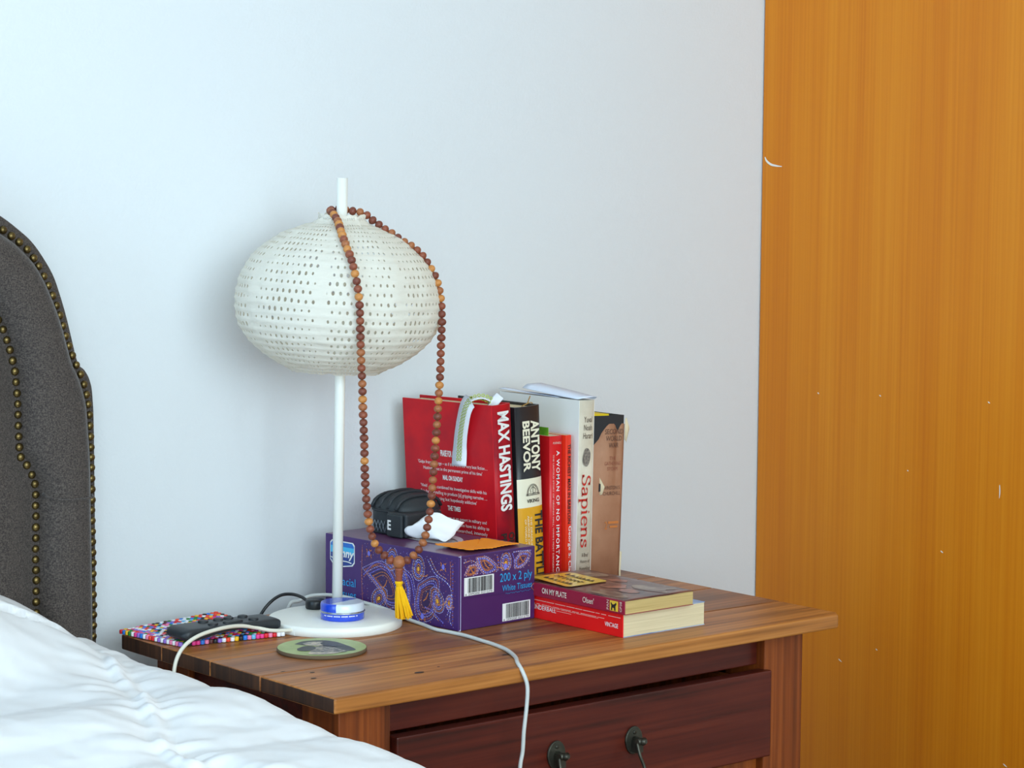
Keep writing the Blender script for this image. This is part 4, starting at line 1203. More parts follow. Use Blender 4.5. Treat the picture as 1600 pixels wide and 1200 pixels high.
b = MB(); b.grid(rows)
o = obj('tissue', b, 'tissue_paper', None, base=tuple(tolocal(0.05, 0.115, 0.0845)), recalc=False)
sm_ = o.modifiers.new('thickness', 'SOLIDIFY'); sm_.thickness = 0.0004
tag(o, 'crumpled white paper tissue poking out of the purple box', 'tissue')
# orange scrap with pinked edges
cn = [(0.0238, 0.0648), (0.0261, 0.0091), (0.1042, 0.0122), (0.1036, 0.0687)]
def pinked(a, c, n, amp, z0):
    out = []
    for i in range(n):
        t = i/n; x = a[0]+(c[0]-a[0])*t; y = a[1]+(c[1]-a[1])*t
        dx, dy = c[0]-a[0], c[1]-a[1]; L = math.hypot(dx, dy)
        k = amp*(1 if i % 2 else 0); out.append((x+dy/L*k*1.6, y-dx/L*k*1.6))
    return out
per = pinked(cn[0], cn[1], 10, 0.0012, 0)+pinked(cn[1], cn[2], 26, 0.0016, 0)+pinked(cn[2], cn[3], 10, 0.0012, 0)+pinked(cn[3], cn[0], 26, 0.0016, 0)
def oz(u, v): return BH+0.0008+0.0022*(0.5+0.5*math.sin((u-0.02)*46+v*20))*min(1, abs(u-0.06)/0.03)+0.0012*max(0, (0.03-v)/0.03)
cu = 0.0645; cv = 0.039
vs = [tolocal(cu, cv, oz(cu, cv))]; rings = 4
for q in range(1, rings+1):
    for (u, v) in per:
        uu, vv = cu+(u-cu)*q/rings, cv+(v-cv)*q/rings; vs.append(tolocal(uu, vv, oz(uu, vv)))
n = len(per); fs = [(0, 1+i, 1+(i+1) % n) for i in range(n)]
for q in range(rings-1):
    for i in range(n): fs.append((1+q*n+i, 1+(q+1)*n+i, 1+(q+1)*n+(i+1) % n, 1+q*n+(i+1) % n))
b = MB().add(vs, fs, False)
o = obj('paper_scrap', b, 'orange_paper', None, base=tuple(tolocal(cu, cv, BH)))
sm_ = o.modifiers.new('thickness', 'SOLIDIFY'); sm_.thickness = 0.0008; sm_.offset = 1
tag(o, 'orange scrap with pinked edges lying on the tissue box', 'scrap')

# small black padded pouch on the back of the box
po = thing('black_pouch', 'small black ribbed pouch with a strap standing on the tissue box', 'pouch', tuple(tolocal(0.07, 0.18, BH)))
pc_ = tolocal(0.078, 0.176, BH)
def pouch_pt(a, h):            # superelliptic plan, domed top
    ca, sa = math.cos(a), math.sin(a)
    k = 1.0 if h < 0.55 else math.sqrt(max(0, 1-((h-0.55)/0.45)**2))*0.92+0.08
    rx = 0.036*k; ry = 0.034*k
    return rx*math.copysign(abs(ca)**0.7, ca), ry*math.copysign(abs(sa)**0.7, sa)
rows = []
for i in range(23):
    h = i/22; r = []
    for j in range(40):
        a = 2*math.pi*j/40
        u, v = pouch_pt(a, h)
        q = 1+0.012*math.sin(h*40)*(1 if h > 0.5 else 0)
        p = pc_+e1*u*q+e2*v*q+ez*(0.0005+0.0475*h)
        r.append(p)
    rows.append(r)
b = MB(); b.grid(rows, closed_u=True); b.add(rows[0], [tuple(range(40))]); b.add(rows[-1], [tuple(range(40))])
pb_ = obj('pouch_body', b, 'pouch_black', po)
for k in range(4):             # ribs over the dome
    off = -0.022+0.0145*k
    pts = []
    for s_ in range(15):
        u = -1+2*s_/14
        x = 0.036*u; hh = 1-abs(u)**2.6
        k2 = math.sqrt(max(0, 1-(off/0.036)**2))
        pts.append(pc_+e1*x*0.97+e2*off+ez*(0.030+0.0185*(hh**0.6)*k2))
    b = MB().tube(pts, 0.0022, 8); obj('rib', b, 'pouch_strap', pb_)
b = MB()
for s_ in range(41):
    pass
rim = [pc_+e1*pouch_pt(2*math.pi*j/40, 0.56)[0]*1.02+e2*pouch_pt(2*math.pi*j/40, 0.56)[1]*1.02+ez*0.0275 for j in range(41)]
obj('zip_seam', MB().tube(rim, 0.0012, 6, cap=False), 'pouch_strap', pb_)
# strap block at the near end
q0 = tolocal(0.0425, 0.1285, BH)
def lbox(name, u0, u1, v0, v1, z0, z1, mat, parent, bev):
    P = [tolocal(u, v, z) for z in (z0, z1) for (u, v) in ((u0, v0), (u1, v0), (u1, v1), (u0, v1))]
    b = MB().add(P, [(0, 3, 2, 1), (4, 5, 6, 7), (0, 1, 5, 4), (1, 2, 6, 5), (2, 3, 7, 6), (3, 0, 4, 7)], False)
    return obj(name, b, mat, parent, bevel=bev, seg=3)
sb = lbox('strap_block', 0.0375, 0.094, 0.1300, 0.1650, BH+0.0004, BH+0.0285, 'pouch_strap', po, 0.003)
lbox('strap_loop', 0.0335, 0.0375, 0.1340, 0.1600, BH+0.0004, BH+0.0270, 'pouch_black', po, 0.0018)
lo = ORG[po.name]
text('E', sb, tolocal(0.0332, 0.1575, BH+0.0085)-lo, -e2, ez, 'print_white', w=0.0062, h=0.0115, bold=0.03, local=False)
b = MB()                       # reflective lattice print on the pouch's side
for k in range(5):
    for s_ in (-1, 1):
        v_ = 0.176+0.020-k*0.006
        p_ = [tolocal(0.078-0.0365, v_, BH+0.003), tolocal(0.078-0.0365, v_-0.006*s_, BH+0.016)]
        b.tube(p_, 0.0005, 4)
obj('reflective_lattice', b, 'reflective_grey', pb_)

# ================================================================== standing books
def book(label, x0, ys, t, d, h, lean, phi, cover, spine, pages='page_cream', hard=True, round_=0.003, name='book', group='books standing in a row behind the tissue box', left_cover=None):
    lift = max(0.0, math.sin(lean)*t)
    o = bpy.data.objects.new(name, None); COL.objects.link(o); o.empty_display_size = 0.02
    base = Vector((x0, ys, lift))
    o.location = base+Vector((0, 0, ZT))
    o.rotation_euler = (Matrix.Rotation(lean, 3, 'Y') @ Matrix.Rotation(phi, 3, 'Z')).to_euler()
    ORG[o.name] = base
    o['label'] = label; o['category'] = 'book'; o['group'] = group
    ct = 0.0024 if hard else 0.0006
    ins = 0.0035 if hard else 0.0002
    b = MB().box(0, ct, 0.004, d, 0, h); obj('cover', b, left_cover or cover, o, local=True, bevel=0.0005)
    b = MB().box(t-ct, t, 0.004, d, 0, h); obj('cover', b, cover, o, local=True, bevel=0.0005)
    rows = []
    n = 10
    for z in (0, h):
        r = []
        for i in range(n+1):
            u = i/n; r.append((t*u, 0.0035-round_*math.sin(math.pi*u)**0.8 if 0 < i < n else 0.0045, z))
        rows.append(r)
    back = [[(p[0], p[1]+0.0022, p[2]) for p in r] for r in rows]
    b = MB(); b.grid(rows); b.grid(back); b.grid([rows[0], back[0]], smooth=False); b.grid([rows[1], back[1]], smooth=False)
    sp = obj('spine', b, spine, o, local=True)
    b = MB().box(ct, t-ct, 0.0045, d-ins, ins, h-ins); pg = obj('page_block', b, pages, o, local=True)
    return o, sp, pg

# 1. red hardback, back cover turned to the room
o1, sp1, pg1 = book('red hardback with white praise text and a ribbon over its cover', 0.4453, 0.282, 0.0310, 0.1560, 0.2345, -0.060, 0.10, 'hastings_red', 'hastings_spine', 'page_cream')
text('MAX HASTINGS', sp1, (0.0052, 0.0004, 0.2265), -Z_, X_, 'print_white', w=0.1180, h=0.0190, bold=0.035)
text('OPERATION', sp1, (0.0165, 0.0004, 0.0820), -Z_, X_, 'print_dark', w=0.060, h=0.0095, bold=0.03)
text('PEDESTAL', sp1, (0.0040, 0.0004, 0.0820), -Z_, X_, 'print_dark', w=0.055, h=0.0095, bold=0.03)
def cover_line(s, z, h, w, bold=0.0): 
    text(s, o1, (-0.0001, 0.0735, z), -Y_, Z_, 'print_white', w=w, h=h, bold=bold, align='C')
text('PRAISE FOR A', o1, (-0.0001, 0.0930, 0.1680), -Y_, Z_, 'print_white', w=0.0225, h=0.0076, bold=0.025)
cover_line("'Gulps from the large \u2013 as if this were the very best fiction\u2026", 0.1560, 0.0053, 0.118)
cover_line("Hastings is set in the permanent prime of his time'", 0.1490, 0.0053, 0.100)
cover_line('MAIL ON SUNDAY', 0.1395, 0.0060, 0.034, 0.03)
cover_line("'Vivid \u2026 has combined his investigative skills with his", 0.1270, 0.0053, 0.112)
cover_line("flair for storytelling to produce [a] gripping narrative \u2026", 0.1200, 0.0053, 0.113)
cover_line("frightening but hopelessly addictive'", 0.1130, 0.0053, 0.078)
cover_line('THE TIMES', 0.1030, 0.0060, 0.022, 0.03)
cover_line("'Hastings has few peers as an expert in military and", 0.0910, 0.0053, 0.108)
cover_line("world history, and few historians have his ability to", 0.0840, 0.0053, 0.116)
cover_line("write \u2026 even deeply researched, intensely", 0.0770, 0.0053, 0.110)
cover_line("and compulsively readable'", 0.0700, 0.0053, 0.066)
# ribbon bookmark falling over the cover
rb_path = spline([(0.020, 0.014, 0.2315), (0.014, 0.020, 0.2385), (0.006, 0.027, 0.2425), (-0.003, 0.034, 0.2400), (-0.0065, 0.040, 0.2310), (-0.0055, 0.0475, 0.2130), (-0.0040, 0.0535, 0.1950), (-0.0030, 0.0570, 0.1780), (-0.0060, 0.0565, 0.1600)], 6)
wd = 0.0118
def strip(path, half, lift, jag=False):
    A, B_ = [], []
    n = len(path)
    for i, p in enumerate(path):
        t = (path[min(i+1, n-1)]-path[max(i-1, 0)]).normalized()
        nrm = Vector((-1, 0, 0)) if abs(t.x) < 0.6 else Vector((0, 0, 1))
        nrm = (nrm*1.0+Vector((0, 0, 0.4)))
        nrm = (nrm-t*nrm.dot(t)).normalized()
        w_ = t.cross(nrm).normalized()
        A.append(p+w_*half+nrm*lift); B_.append(p-w_*half+nrm*lift)
    return A, B_
A, B_ = strip(rb_path, wd, 0)
b = MB(); b.grid([A, B_]); rbm = obj('ribbon_bookmark', b, 'ribbon_white', o1, local=True, recalc=False)
rbm['label'] = 'white ribbon bookmark with a green braid'
sm_ = rbm.modifiers.new('thickness', 'SOLIDIFY'); sm_.thickness = 0.0005
b = MB()
rp = resample(rb_path[6:], 0.0044)
for i, p in enumerate(rp[:-1]):
    t = (rp[i+1]-p).normalized(); nrm = (Vector((-1, 0, 0.4))-t*Vector((-1, 0, 0.4)).dot(t)).normalized(); w_ = t.cross(nrm)
    for s_ in (-1, 1):
        cc = p+w_*0.0024*s_+nrm*0.0007
        ring = lambda r: [cc+(t*math.cos(k*math.pi/4)+w_*math.sin(k*math.pi/4))*r for k in range(8)]
        b.grid([ring(0.0022), ring(0.0012)], closed_u=True, smooth=False)
obj('green_braid', b, 'ribbon_green', rbm, local=True, recalc=False)

# 2. black, cream and yellow hardback
o2, sp2, pg2 = book('hardback with black, cream and yellow banded spine', 0.4785, 0.283, 0.0390, 0.1500, 0.2300, -0.050, 0.03, 'beevor_black', 'beevor_black', 'page_cream', round_=0.0035, left_cover='beevor_black')
def band(parent, t, z0, z1, mat, round_, n=10, off=0.0004):
    rows = []
    for z in (z0, z1):
        rows.append([(t*i/n, (0.0035-round_*math.sin(math.pi*i/n)**0.8 if 0 < i < n else 0.0045)-off, z) for i in range(n+1)])
    b = MB(); b.grid(rows); return obj('spine_band', b, mat, parent, local=True, recalc=False)
band(sp2, 0.039, 0.1095, 0.1440, 'beevor_cream', 0.0035); band(sp2, 0.039, 0.0, 0.1095, 'beevor_yellow', 0.0035)
text('ANTONY', sp2, (0.0200, -0.0008, 0.2130), -Z_, X_, 'beevor_cream', w=0.0615, h=0.0135, bold=0.035)
text('BEEVOR', sp2, (0.0070, -0.0008, 0.2130), -Z_, X_, 'beevor_cream', w=0.0605, h=0.0115, bold=0.035)
text('THE BATTLE', sp2, (0.0225, -0.0009, 0.1040), -Z_, X_, 'beevor_black', w=0.0815, h=0.0120, bold=0.03)
text('THE DEADLIEST', sp2, (0.0148, -0.0009, 0.0985), -Z_, X_, 'beevor_cream', w=0.042, h=0.0028)
text('AIRBORNE OPERATION', sp2, (0.0105, -0.0009, 0.1000), -Z_, X_, 'beevor_cream', w=0.058, h=0.0028)
text('OF WORLD WAR II', sp2, (0.0062, -0.0007, 0.0960), -Z_, X_, 'beevor_cream', w=0.044, h=0.0028)
text('VIKING', sp2, (0.0205, -0.0008, 0.1150), X_, Z_, 'print_dark', w=0.0190, h=0.0045, bold=0.02, align='C')
b = MB()
pf_ = lambda p: (0.0205+p[0], -0.0013, 0.1245+p[1])
pen([arc(0, 0, 0.0092, 0.0125, 0, 180, 20), arc(0, 0, 0.0080, 0.0112, 0, 180, 20)], pf_, 0.0006, 0.0006, b)
pen([[(-0.0105, -0.0004), (0.0105, -0.0004)], [(-0.0105, 0.0008), (-0.006, 0.0014), (0, 0.0008), (0.006, 0.0014), (0.0105, 0.0008)], [(0, 0.001), (0.0005, 0.0105)], [(0.0005, 0.0095), (0.0045, 0.006), (0.0035, 0.002), (0.0005, 0.002)], [(-0.0005, 0.0095), (-0.0040, 0.006), (-0.003, 0.002)]], pf_, 0.0007, 0.0007, b)
obj('ship_emblem', b, 'print_dark', sp2, local=True, recalc=False)
b = MB().tube(spline([(0.016, 0.012, 0.2270), (0.019, 0.008, 0.2310), (0.022, 0.006, 0.2325), (0.024, 0.004, 0.2390), (0.0245, 0.003, 0.2415)], 4), 0.0007, 5); b.tube(spline([(0.022, 0.006, 0.2325), (0.026, 0.004, 0.2335), (0.028, 0.003, 0.232)], 4), 0.0006, 5)
obj('frayed_headband', b, 'fray_tan', o2, local=True)

# 3. + 4. thin red paperbacks
o3, sp3, pg3 = book('dark red paperback with white spine lettering and a green page marker', 0.5182, 0.277, 0.0192, 0.1280, 0.1930, -0.008, 0.0, 'woman_red', 'woman_red', 'page_cream', hard=False, round_=0.0012)
text('A WOMAN OF NO IMPORTANCE', sp3, (0.0088, 0.0018, 0.1755), -Z_, X_, 'print_white', w=0.1510, h=0.0050, bold=0.012, spacing=1.25)
text("THE UNTOLD STORY OF VIRGINIA HALL, WWII'S MOST DANGEROUS SPY", sp3, (0.0030, 0.0020, 0.1710), -Z_, X_, 'olsen_print', w=0.1550, h=0.0024)
text('PURNELL', sp3, (0.0098, 0.0018, 0.1835), X_, Vector((0.15, 0, 1)), 'olsen_print', w=0.0130, h=0.0026, align='C')
b = MB().add([(0.0045, 0.030, 0.186), (0.0045, 0.012, 0.186), (0.0045, 0.012, 0.2025), (0.0045, 0.030, 0.2025)], [(0, 1, 2, 3)]); g = obj('page_marker', b, 'note_green', o3, local=True); m_ = g.modifiers.new('thickness', 'SOLIDIFY'); m_.thickness = 0.0008
o4, sp4, pg4 = book('thin orange-red paperback with dark spine lettering', 0.5390, 0.271, 0.0086, 0.1250, 0.1935, -0.010, 0.0, 'richest_red', 'richest_red', 'page_cream', hard=False, round_=0.0006)
text('THE RICHEST MAN IN BABYLON', sp4, (0.0018, 0.0024, 0.1830), -Z_, X_, 'print_dark', w=0.0960, h=0.0044, bold=0.02)
text('George S. Clason', sp4, (0.0018, 0.0024, 0.0840), -Z_, X_, 'print_white', w=0.0680, h=0.0055)

# 5. white trade paperback
o5, sp5, pg5 = book('tall white paperback with beige spine and red vertical title', 0.5484, 0.2645, 0.0245, 0.1530, 0.2345, 0.018, 0.0, 'sapiens_white', 'sapiens_spine', 'page_white', hard=False, round_=0.0010)
yS = 0.0021
for i, s_ in enumerate(('Yuval', 'Noah', 'Harari')):
    text(s_, sp5, (0.0128, yS, 0.2080-i*0.0098), X_, Z_, 'ink_brown', h=0.0070 if s_ != 'Yuval' else 0.0068, w=(0.0125, 0.0125, 0.0142)[i], align='C')
b = MB().add([(0.0115+0.0060*math.cos(k*math.pi/12)*(1+0.12*math.sin(k*math.pi/6)), yS-0.0004, 0.1660+0.0112*math.sin(k*math.pi/12)) for k in range(24)], [tuple(range(24))]); obj('thumbprint', b, 'sapiens_grey', sp5, local=True)
# serif title drawn with a broad nib: units of x-height
def letters():
    L = []; x = 0.0
    L.append([arc(0.55, 1.12, 0.36, 0.30, 20, 200, 12)+arc(0.55, 0.46, 0.42, 0.36, 118, -160, 16)[0:], [(0.93, 1.20), (0.93, 1.44)], [(0.12, 0.38), (0.12, 0.05)]]); 
    return L
X0 = 0.0
glyphs = []
def put(st, w): 
    global X0
    glyphs.extend([[(p[0]+X0, p[1]) for p in s] for s in st]); X0 += w
put([[(0.86, 1.30), (0.76, 1.42), (0.55, 1.50), (0.32, 1.42), (0.22, 1.20), (0.32, 0.98), (0.56, 0.82), (0.82, 0.64), (0.92, 0.38), (0.80, 0.12), (0.52, 0.0), (0.26, 0.08), (0.14, 0.24)], [(0.88, 1.48), (0.88, 1.12)], [(0.12, 0.40), (0.12, 0.0)]], 1.12)                                          # S
put([[(0.12, 0.78), (0.20, 0.93), (0.42, 1.0), (0.62, 0.90), (0.66, 0.70), (0.66, 0.18), (0.72, 0.04), (0.86, 0.06)], [(0.66, 0.58), (0.40, 0.52), (0.16, 0.40), (0.10, 0.20), (0.20, 0.03), (0.40, 0.02), (0.58, 0.12), (0.66, 0.24)]], 0.98)                                                               # a
put([[(0.20, 0.98), (0.20, -0.55)], [(0.04, -0.55), (0.42, -0.55)], [(0.02, 0.92), (0.20, 1.0)], [(0.20, 0.80), (0.36, 0.97), (0.58, 1.0), (0.80, 0.84), (0.88, 0.50), (0.80, 0.16), (0.58, 0.0), (0.36, 0.04), (0.20, 0.18)]], 1.06)                                                                                # p
put([[(0.24, 0.98), (0.24, 0.02)], [(0.06, 0.02), (0.42, 0.02)], [(0.06, 0.92), (0.24, 1.0)], [(0.23, 1.28), (0.23, 1.42)]], 0.54)                                                                                                                                                                                  # i
put([[(0.14, 0.56), (0.82, 0.60), (0.74, 0.88), (0.50, 1.0), (0.24, 0.88), (0.12, 0.54), (0.18, 0.20), (0.44, 0.0), (0.68, 0.06), (0.82, 0.22)]], 0.98)                                                                                                                                                           # e
put([[(0.22, 0.98), (0.22, 0.02)], [(0.06, 0.02), (0.40, 0.02)], [(0.04, 0.92), (0.22, 1.0)], [(0.22, 0.74), (0.42, 0.97), (0.62, 0.98), (0.76, 0.84), (0.78, 0.60), (0.78, 0.02)], [(0.62, 0.02), (0.96, 0.02)]], 1.08)                                                                                           # n
put([[(0.62, 0.84), (0.46, 0.99), (0.26, 0.94), (0.16, 0.76), (0.28, 0.60), (0.52, 0.48), (0.68, 0.32), (0.62, 0.10), (0.40, 0.0), (0.20, 0.06), (0.10, 0.20)], [(0.65, 1.0), (0.65, 0.72)], [(0.10, 0.32), (0.10, 0.0)]], 0.8)                                                                                    # s
sc_x = 0.0885/X0; sc_y = 0.0088
fr5 = lambda p: (0.0052+p[1]*sc_y, yS-0.0006, 0.1455-p[0]*sc_x)
b = MB()
pen([[(q.x, q.y) for q in spline([(p[0], p[1], 0) for p in s], 5)] if len(s) > 3 else s for s in glyphs], fr5, 0.20, 0.085, b)
obj('title', b, 'sapiens_red', sp5, local=True, recalc=False)
for i, s_ in enumerate(('A Brief', 'History of', 'Humankind')):
    text(s_, sp5, (0.0125, yS, 0.0455-i*0.0082), X_, Z_, 'ink_brown', h=0.0050, w=(0.0100, 0.0150, 0.0165)[i], align='C')
# loose folded sheets lying on top of its pages
def sheet(P, name):
    rows = [spline(r, 6) for r in P]
    b = MB(); b.grid(rows); o = obj(name, b, 'paper_blue', o5, local=True, recalc=False); m_ = o.modifiers.new('thickness', 'SOLIDIFY'); m_.thickness = 0.0004
sheet([[(0.002, 0.010, 0.2352), (0.000, 0.050, 0.2375), (-0.004, 0.105, 0.2425)], [(0.008, 0.003, 0.2372), (0.008, 0.050, 0.2415), (0.006, 0.108, 0.2465)], [(0.0205, -0.002, 0.2385), (0.022, 0.045, 0.2430), (0.021, 0.100, 0.2480)]], 'folded_sheet')
sheet([[(0.0205, -0.002, 0.2385), (0.022, 0.045, 0.2430), (0.021, 0.100, 0.2480)], [(0.0245, 0.000, 0.2378), (0.0262, 0.045, 0.2410), (0.0250, 0.098, 0.2440)], [(0.0235, 0.004, 0.2355), (0.0240, 0.045, 0.2362), (0.0230, 0.096, 0.2370)]], 'folded_sheet')
sheet([[(0.001, 0.045, 0.2350), (0.000, 0.100, 0.2362), (-0.002, 0.152, 0.2382)], [(0.012, 0.045, 0.2352), (0.012, 0.100, 0.2366), (0.010, 0.154, 0.2390)]], 'folded_sheet')

# 6. old hardback in a torn brown jacket
o6, sp6, pg6 = book('worn thick hardback in a torn brown dust jacket, rightmost of the standing books', 0.5880, 0.300, 0.0630, 0.1450, 0.2085, 0.036, 0.0, 'cloth_black', 'cloth_black', 'page_old', round_=0.0040)
def spy(x, off=0.0006, t=0.063, r=0.004): 
    u = min(0.999, max(0.001, x/t)); return 0.0035-r*math.sin(math.pi*u)**0.8-off
top = [(0.0, 0.165), (0.010, 0.172), (0.018, 0.180), (0.022, 0.1875), (0.026, 0.192), (0.030, 0.196), (0.034, 0.1985), (0.042, 0.1985), (0.0445, 0.1965), (0.047, 0.192), (0.0485, 0.1895), (0.0505, 0.1905), (0.053, 0.194), (0.0555, 0.197), (0.058, 0.1985), (0.063, 0.1975)]
low = [(x, 0.0005) for x, z in top]
b = MB(); b.grid([[(x, spy(x), z) for x, z in low], [(x, spy(x), z*0.5) for x, z in top], [(x, spy(x), z) for x, z in top]])
jk = obj('dust_jacket', b, 'jacket_brown', o6, local=True, recalc=False); jk['label'] = 'torn brown paper dust jacket'
m_ = jk.modifiers.new('thickness', 'SOLIDIFY'); m_.thickness = 0.0003; m_.offset = -1
for (x, z, s_, w_, h_, mt) in ((0.0420, 0.1860, 'SECOND', 0.0300, 0.0062, 'jacket_ink'), (0.0420, 0.1775, 'WORLD', 0.0260, 0.0062, 'jacket_ink'), (0.0420, 0.1690, 'WAR', 0.0160, 0.0062, 'jacket_ink'),
                               (0.0415, 0.1540, 'THE', 0.0110, 0.0045, 'jacket_ink_red'), (0.0415, 0.1475, 'GATHERING', 0.0270, 0.0045, 'jacket_ink_red'), (0.0415, 0.1410, 'STORM', 0.0170, 0.0045, 'jacket_ink_red'),
                               (0.0415, 0.1175, 'WINSTON S.', 0.0280, 0.0045, 'jacket_ink'), (0.0415, 0.1105, 'CHURCHILL', 0.0285, 0.0045, 'jacket_ink')):
    text(s_, jk, (x, spy(0.040)-0.0006, z), X_, Z_, mt, w=w_, h=h_, align='C')
text('2', jk, (0.0315, spy(0.03)-0.0006, 0.0685), X_, Z_, 'jacket_orange', w=0.0045, h=0.0095)
b = MB(); b.box(0.0375, 0.0545, spy(0.04)-0.0010, spy(0.04)-0.0006, 0.0750, 0.0780); b.box(0.0405, 0.0530, spy(0.04)-0.0010, spy(0.04)-0.0006, 0.0700, 0.0725); obj('orange_print', b, 'jacket_orange', jk, local=True)
# torn paper curling off the jacket
def scrap(P, name='torn_flap'):
    rows = [spline(r, 4) for r in P]; b = MB(); b.grid(rows); o = obj(name, b, 'jacket_torn', o6, local=True, recalc=False); m_ = o.modifiers.new('thickness', 'SOLIDIFY'); m_.thickness = 0.0003
scrap([[(0.0628, 0.0020, 0.2035), (0.0660, 0.0030, 0.2050), (0.0695, 0.0060, 0.2000)], [(0.0630, 0.0020, 0.1930), (0.0685, 0.0010, 0.1940), (0.0720, 0.0040, 0.1905)], [(0.0630, 0.0020, 0.1780), (0.0650, 0.0010, 0.1760), (0.0668, 0.0030, 0.1745)]])
scrap([[(0.0630, 0.003, 0.040), (0.0655, 0.002, 0.038)], [(0.0630, 0.003, 0.018), (0.0645, 0.002, 0.018)], [(0.0630, 0.003, 0.001), (0.0665, 0.003, 0.001)]])
scrap([[(0.0215, -0.0006, 0.133), (0.0225, -0.0012, 0.131)], [(0.0220, -0.0006, 0.121), (0.0275, -0.0040, 0.1215)], [(0.0225, -0.0006, 0.111), (0.0240, -0.0035, 0.1120)]])
b = MB().add([(0.0200, -0.0016, 0.126), (0.0262, -0.0016, 0.1235), (0.0258, -0.0016, 0.117), (0.0200, -0.0016, 0.115)], [(0, 1, 2, 3)]); obj('jacket_tear', b, 'cloth_black', o6, local=True)
b = MB().box(0.012, 0.0375, 0.004, 0.032, 0.2052, 0.2105); obj('page_marker', b, 'note_yellow', o6, local=True, bevel=0.0004)

# ================================================================== two paperbacks lying flat
GR2 = 'paperbacks lying flat at the front right'
T0 = Vector((0.4180, 0.0425, 0.0))
tb_ = thing('book', 'red-spined paperback lying flat beneath another book', 'book', tuple(T0), group=GR2)
W5, D5, H5 = 0.1245, 0.198, 0.0262
b = MB().box(0.0008, W5-0.0005, 0.0006, D5-0.0006, 0.0009, H5-0.0008); obj('page_block', b, 'page_cream_flat', tb_, local=True)
b = MB().box(0.0006, W5, 0, D5, 0.0001, 0.0008); obj('cover', b, 'thunder_blue', tb_, local=True)
b = MB().box(0.0006, W5, 0, D5, H5-0.0007, H5); obj('cover', b, 'thunder_blue', tb_, local=True)
b = MB().box(-0.0006, 0.0008, 0, D5, 0.0001, H5-0.0002); sp_ = obj('spine', b, 'thunder_red', tb_, local=True, bevel=0.0006)
text('THUNDERBALL', sp_, (-0.0008, 0.1600, 0.0110), -Y_, Z_, 'print_white', w=0.0500, h=0.0048)
text('VINTAGE', sp_, (-0.0008, 0.0285, 0.0095), -Y_, Z_, 'print_white', w=0.0215, h=0.0048, bold=0.01)
b = MB()
for (z, a0, a1, w_) in ((0.0212, 0.004, 0.190, 0.0005), (0.0170, 0.030, 0.190, 0.0004), (0.0158, 0.040, 0.150, 0.0003), (0.0135, 0.085, 0.120, 0.0003)):
    r = random.Random(int(z*1e5)); y = a0
    while y < a1:
        l = r.uniform(0.004, 0.02); b.box(-0.0010, -0.0005, y, min(a1, y+l), z, z+w_); y += l+r.uniform(0.0005, 0.004)
obj('worn_creases', b, 'olsen_print', sp_, local=True)
O0 = Vector((0.4140, 0.0355, H5+0.0003))
ob = thing('book', 'old maroon-spined paperback with yellowed pages lying on top of the red one', 'book', tuple(O0), group=GR2)
W6, D6, H6 = 0.1045, 0.178, 0.0160
b = MB(); b.box(0.0008, W6-0.0012, 0.0006, D6-0.0006, 0.0008, H6-0.0008); obj('page_block', b, 'page_old', ob, local=True)
b = MB().box(0.0006, W6-0.0008, 0, D6, 0.0001, 0.0007); obj('cover', b, 'olsen_maroon', ob, local=True)
cv = MB()
def cov_h(x, y):
    k, i = (x-0.0004)/(W6-0.001)*8, y/D6*14
    return H6-0.0002+0.0005*noise.noise(Vector((k*0.5, i*0.4, 2)))+(0.0022*sstep(0.75, 1.0, i/14)*sstep(0.0, 0.6, 1-k/8))
rows = []
for i in range(29):
    y = D6*i/28; rows.append([(0.0004+(W6-0.001)*k/16, y, cov_h(0.0004+(W6-0.001)*k/16, y)) for k in range(17)])
cv.grid(rows); cvo = obj('cover', cv, 'olsen_cover', ob, local=True, recalc=False); m_ = cvo.modifiers.new('thickness', 'SOLIDIFY'); m_.thickness = 0.0006
b = MB().box(-0.0006, 0.0008, 0, D6, 0.0001, H6-0.0006); sp_ = obj('spine', b, 'olsen_maroon', ob, local=True, bevel=0.0007)
text('ON MY PLATE', sp_, (-0.0008, 0.1370, 0.0050), -Y_, Z_, 'olsen_print', w=0.0420, h=0.0064, bold=0.025)
text("Olsen'", sp_, (-0.0008, 0.0680, 0.0048), -Y_, Z_, 'olsen_print', w=0.0185, h=0.0066, bold=0.01)
b = MB().box(-0.0010, -0.0004, 0.0105, 0.0235, 0.0024, 0.0136); lg = obj('emblem', b, 'olsen_yellow', sp_, local=True)
b = MB().add([(-0.0012, y, z) for y, z in [(0.0215, 0.003), (0.0195, 0.003), (0.0190, 0.006), (0.0165, 0.0058), (0.0160, 0.003), (0.0140, 0.003), (0.0142, 0.008), (0.0125, 0.0105), (0.0135, 0.0122), (0.0155, 0.0105), (0.0175, 0.0095), (0.0195, 0.0100), (0.0212, 0.0122), (0.0220, 0.0105), (0.0208, 0.008)]], [tuple(range(15))]); obj('emblem_figure', b, 'print_dark', lg, local=True)
text('PAN', sp_, (-0.0008, 0.0250, 0.0030), Z_, Y_, 'olsen_print', w=0.0105, h=0.0036)
text('GP38', sp_, (-0.0008, 0.0040, 0.0030), Z_, Y_, 'olsen_print', w=0.0110, h=0.0036)
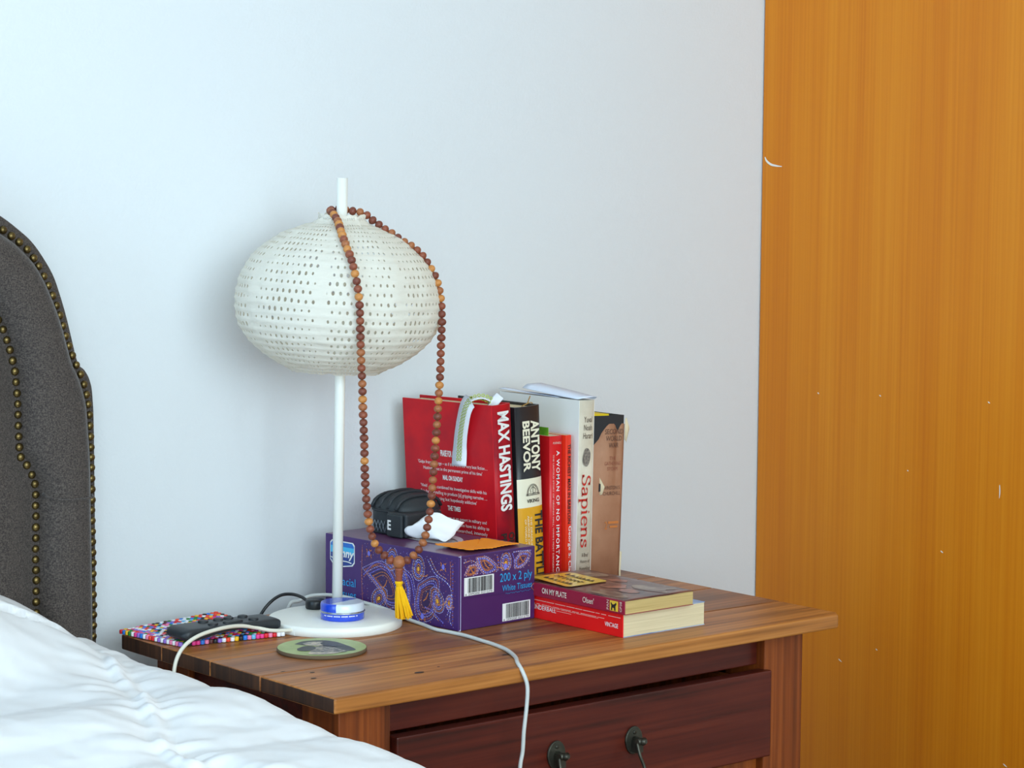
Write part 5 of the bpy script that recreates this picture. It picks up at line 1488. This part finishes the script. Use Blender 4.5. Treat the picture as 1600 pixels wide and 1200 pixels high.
def patch(pts, z, mat, sm=5):
    P = spline([(x, y, 0) for x, y in pts+[pts[0]]], sm)[:-1]
    cx_ = sum(p.x for p in P)/len(P); cy_ = sum(p.y for p in P)/len(P)
    vs = [(cx_, cy_, cov_h(cx_, cy_)+0.0003)]; n = len(P); fs = []
    for q in range(1, 5):
        for p in P: x, y = cx_+(p.x-cx_)*q/4, cy_+(p.y-cy_)*q/4; vs.append((x, y, cov_h(x, y)+0.0003))
    fs = [(0, 1+i, 1+(i+1) % n) for i in range(n)]
    for q in range(3):
        for i in range(n): fs.append((1+q*n+i, 1+(q+1)*n+i, 1+(q+1)*n+(i+1) % n, 1+q*n+(i+1) % n))
    obj('cover_art', MB().add(vs, fs, True), mat, cvo, local=True)
zc = H6+0.0008
b = MB().add([(0.008, 0.098, zc+0.0002), (0.062, 0.098, zc+0.0004), (0.066, 0.104, zc+0.0004), (0.066, 0.158, zc+0.0016), (0.060, 0.163, zc+0.0020), (0.006, 0.163, zc+0.0030), (0.003, 0.158, zc+0.0030), (0.004, 0.103, zc+0.0003)], [tuple(range(8))]); lbz = obj('title_panel', b, 'olsen_yellow', cvo, local=True)
b = MB()
for r_ in range(3):
    x = 0.014+r_*0.016
    r = random.Random(r_)
    y = 0.152
    while y > 0.106:
        l = r.uniform(0.003, 0.0065); z = zc+0.0009+0.0022*sstep(0.12, 0.165, y)
        b.box(x, x+0.0075, y-l*0.35, y, z, z+0.0002); b.box(x+0.001+0.004*(r_ % 2), x+0.0035+0.003*(r_ % 2), y-l, y, z, z+0.0002); y -= l+0.0018
obj('title_strokes', b, 'ink_brown', lbz, local=True)
patch([(0.040, 0.086), (0.050, 0.092), (0.062, 0.084), (0.068, 0.072), (0.060, 0.064), (0.052, 0.056), (0.044, 0.064), (0.037, 0.074)], zc, 'olsen_skin')
patch([(0.074, 0.110), (0.084, 0.108), (0.089, 0.094), (0.080, 0.086), (0.072, 0.096)], zc, 'olsen_skin')
patch([(0.036, 0.050), (0.046, 0.056), (0.054, 0.044), (0.050, 0.030), (0.040, 0.027), (0.034, 0.038)], zc, 'olsen_skin')
patch([(0.060, 0.050), (0.072, 0.066), (0.086, 0.060), (0.098, 0.066), (0.100, 0.040), (0.096, 0.018), (0.082, 0.022), (0.070, 0.008), (0.062, 0.026)], zc, 'olsen_grey')
patch([(0.008, 0.070), (0.018, 0.062), (0.026, 0.068), (0.030, 0.046), (0.024, 0.026), (0.014, 0.012), (0.006, 0.030)], zc, 'olsen_grey')
patch([(0.076, 0.160), (0.094, 0.156), (0.098, 0.136), (0.086, 0.126), (0.074, 0.140)], zc, 'olsen_grey')
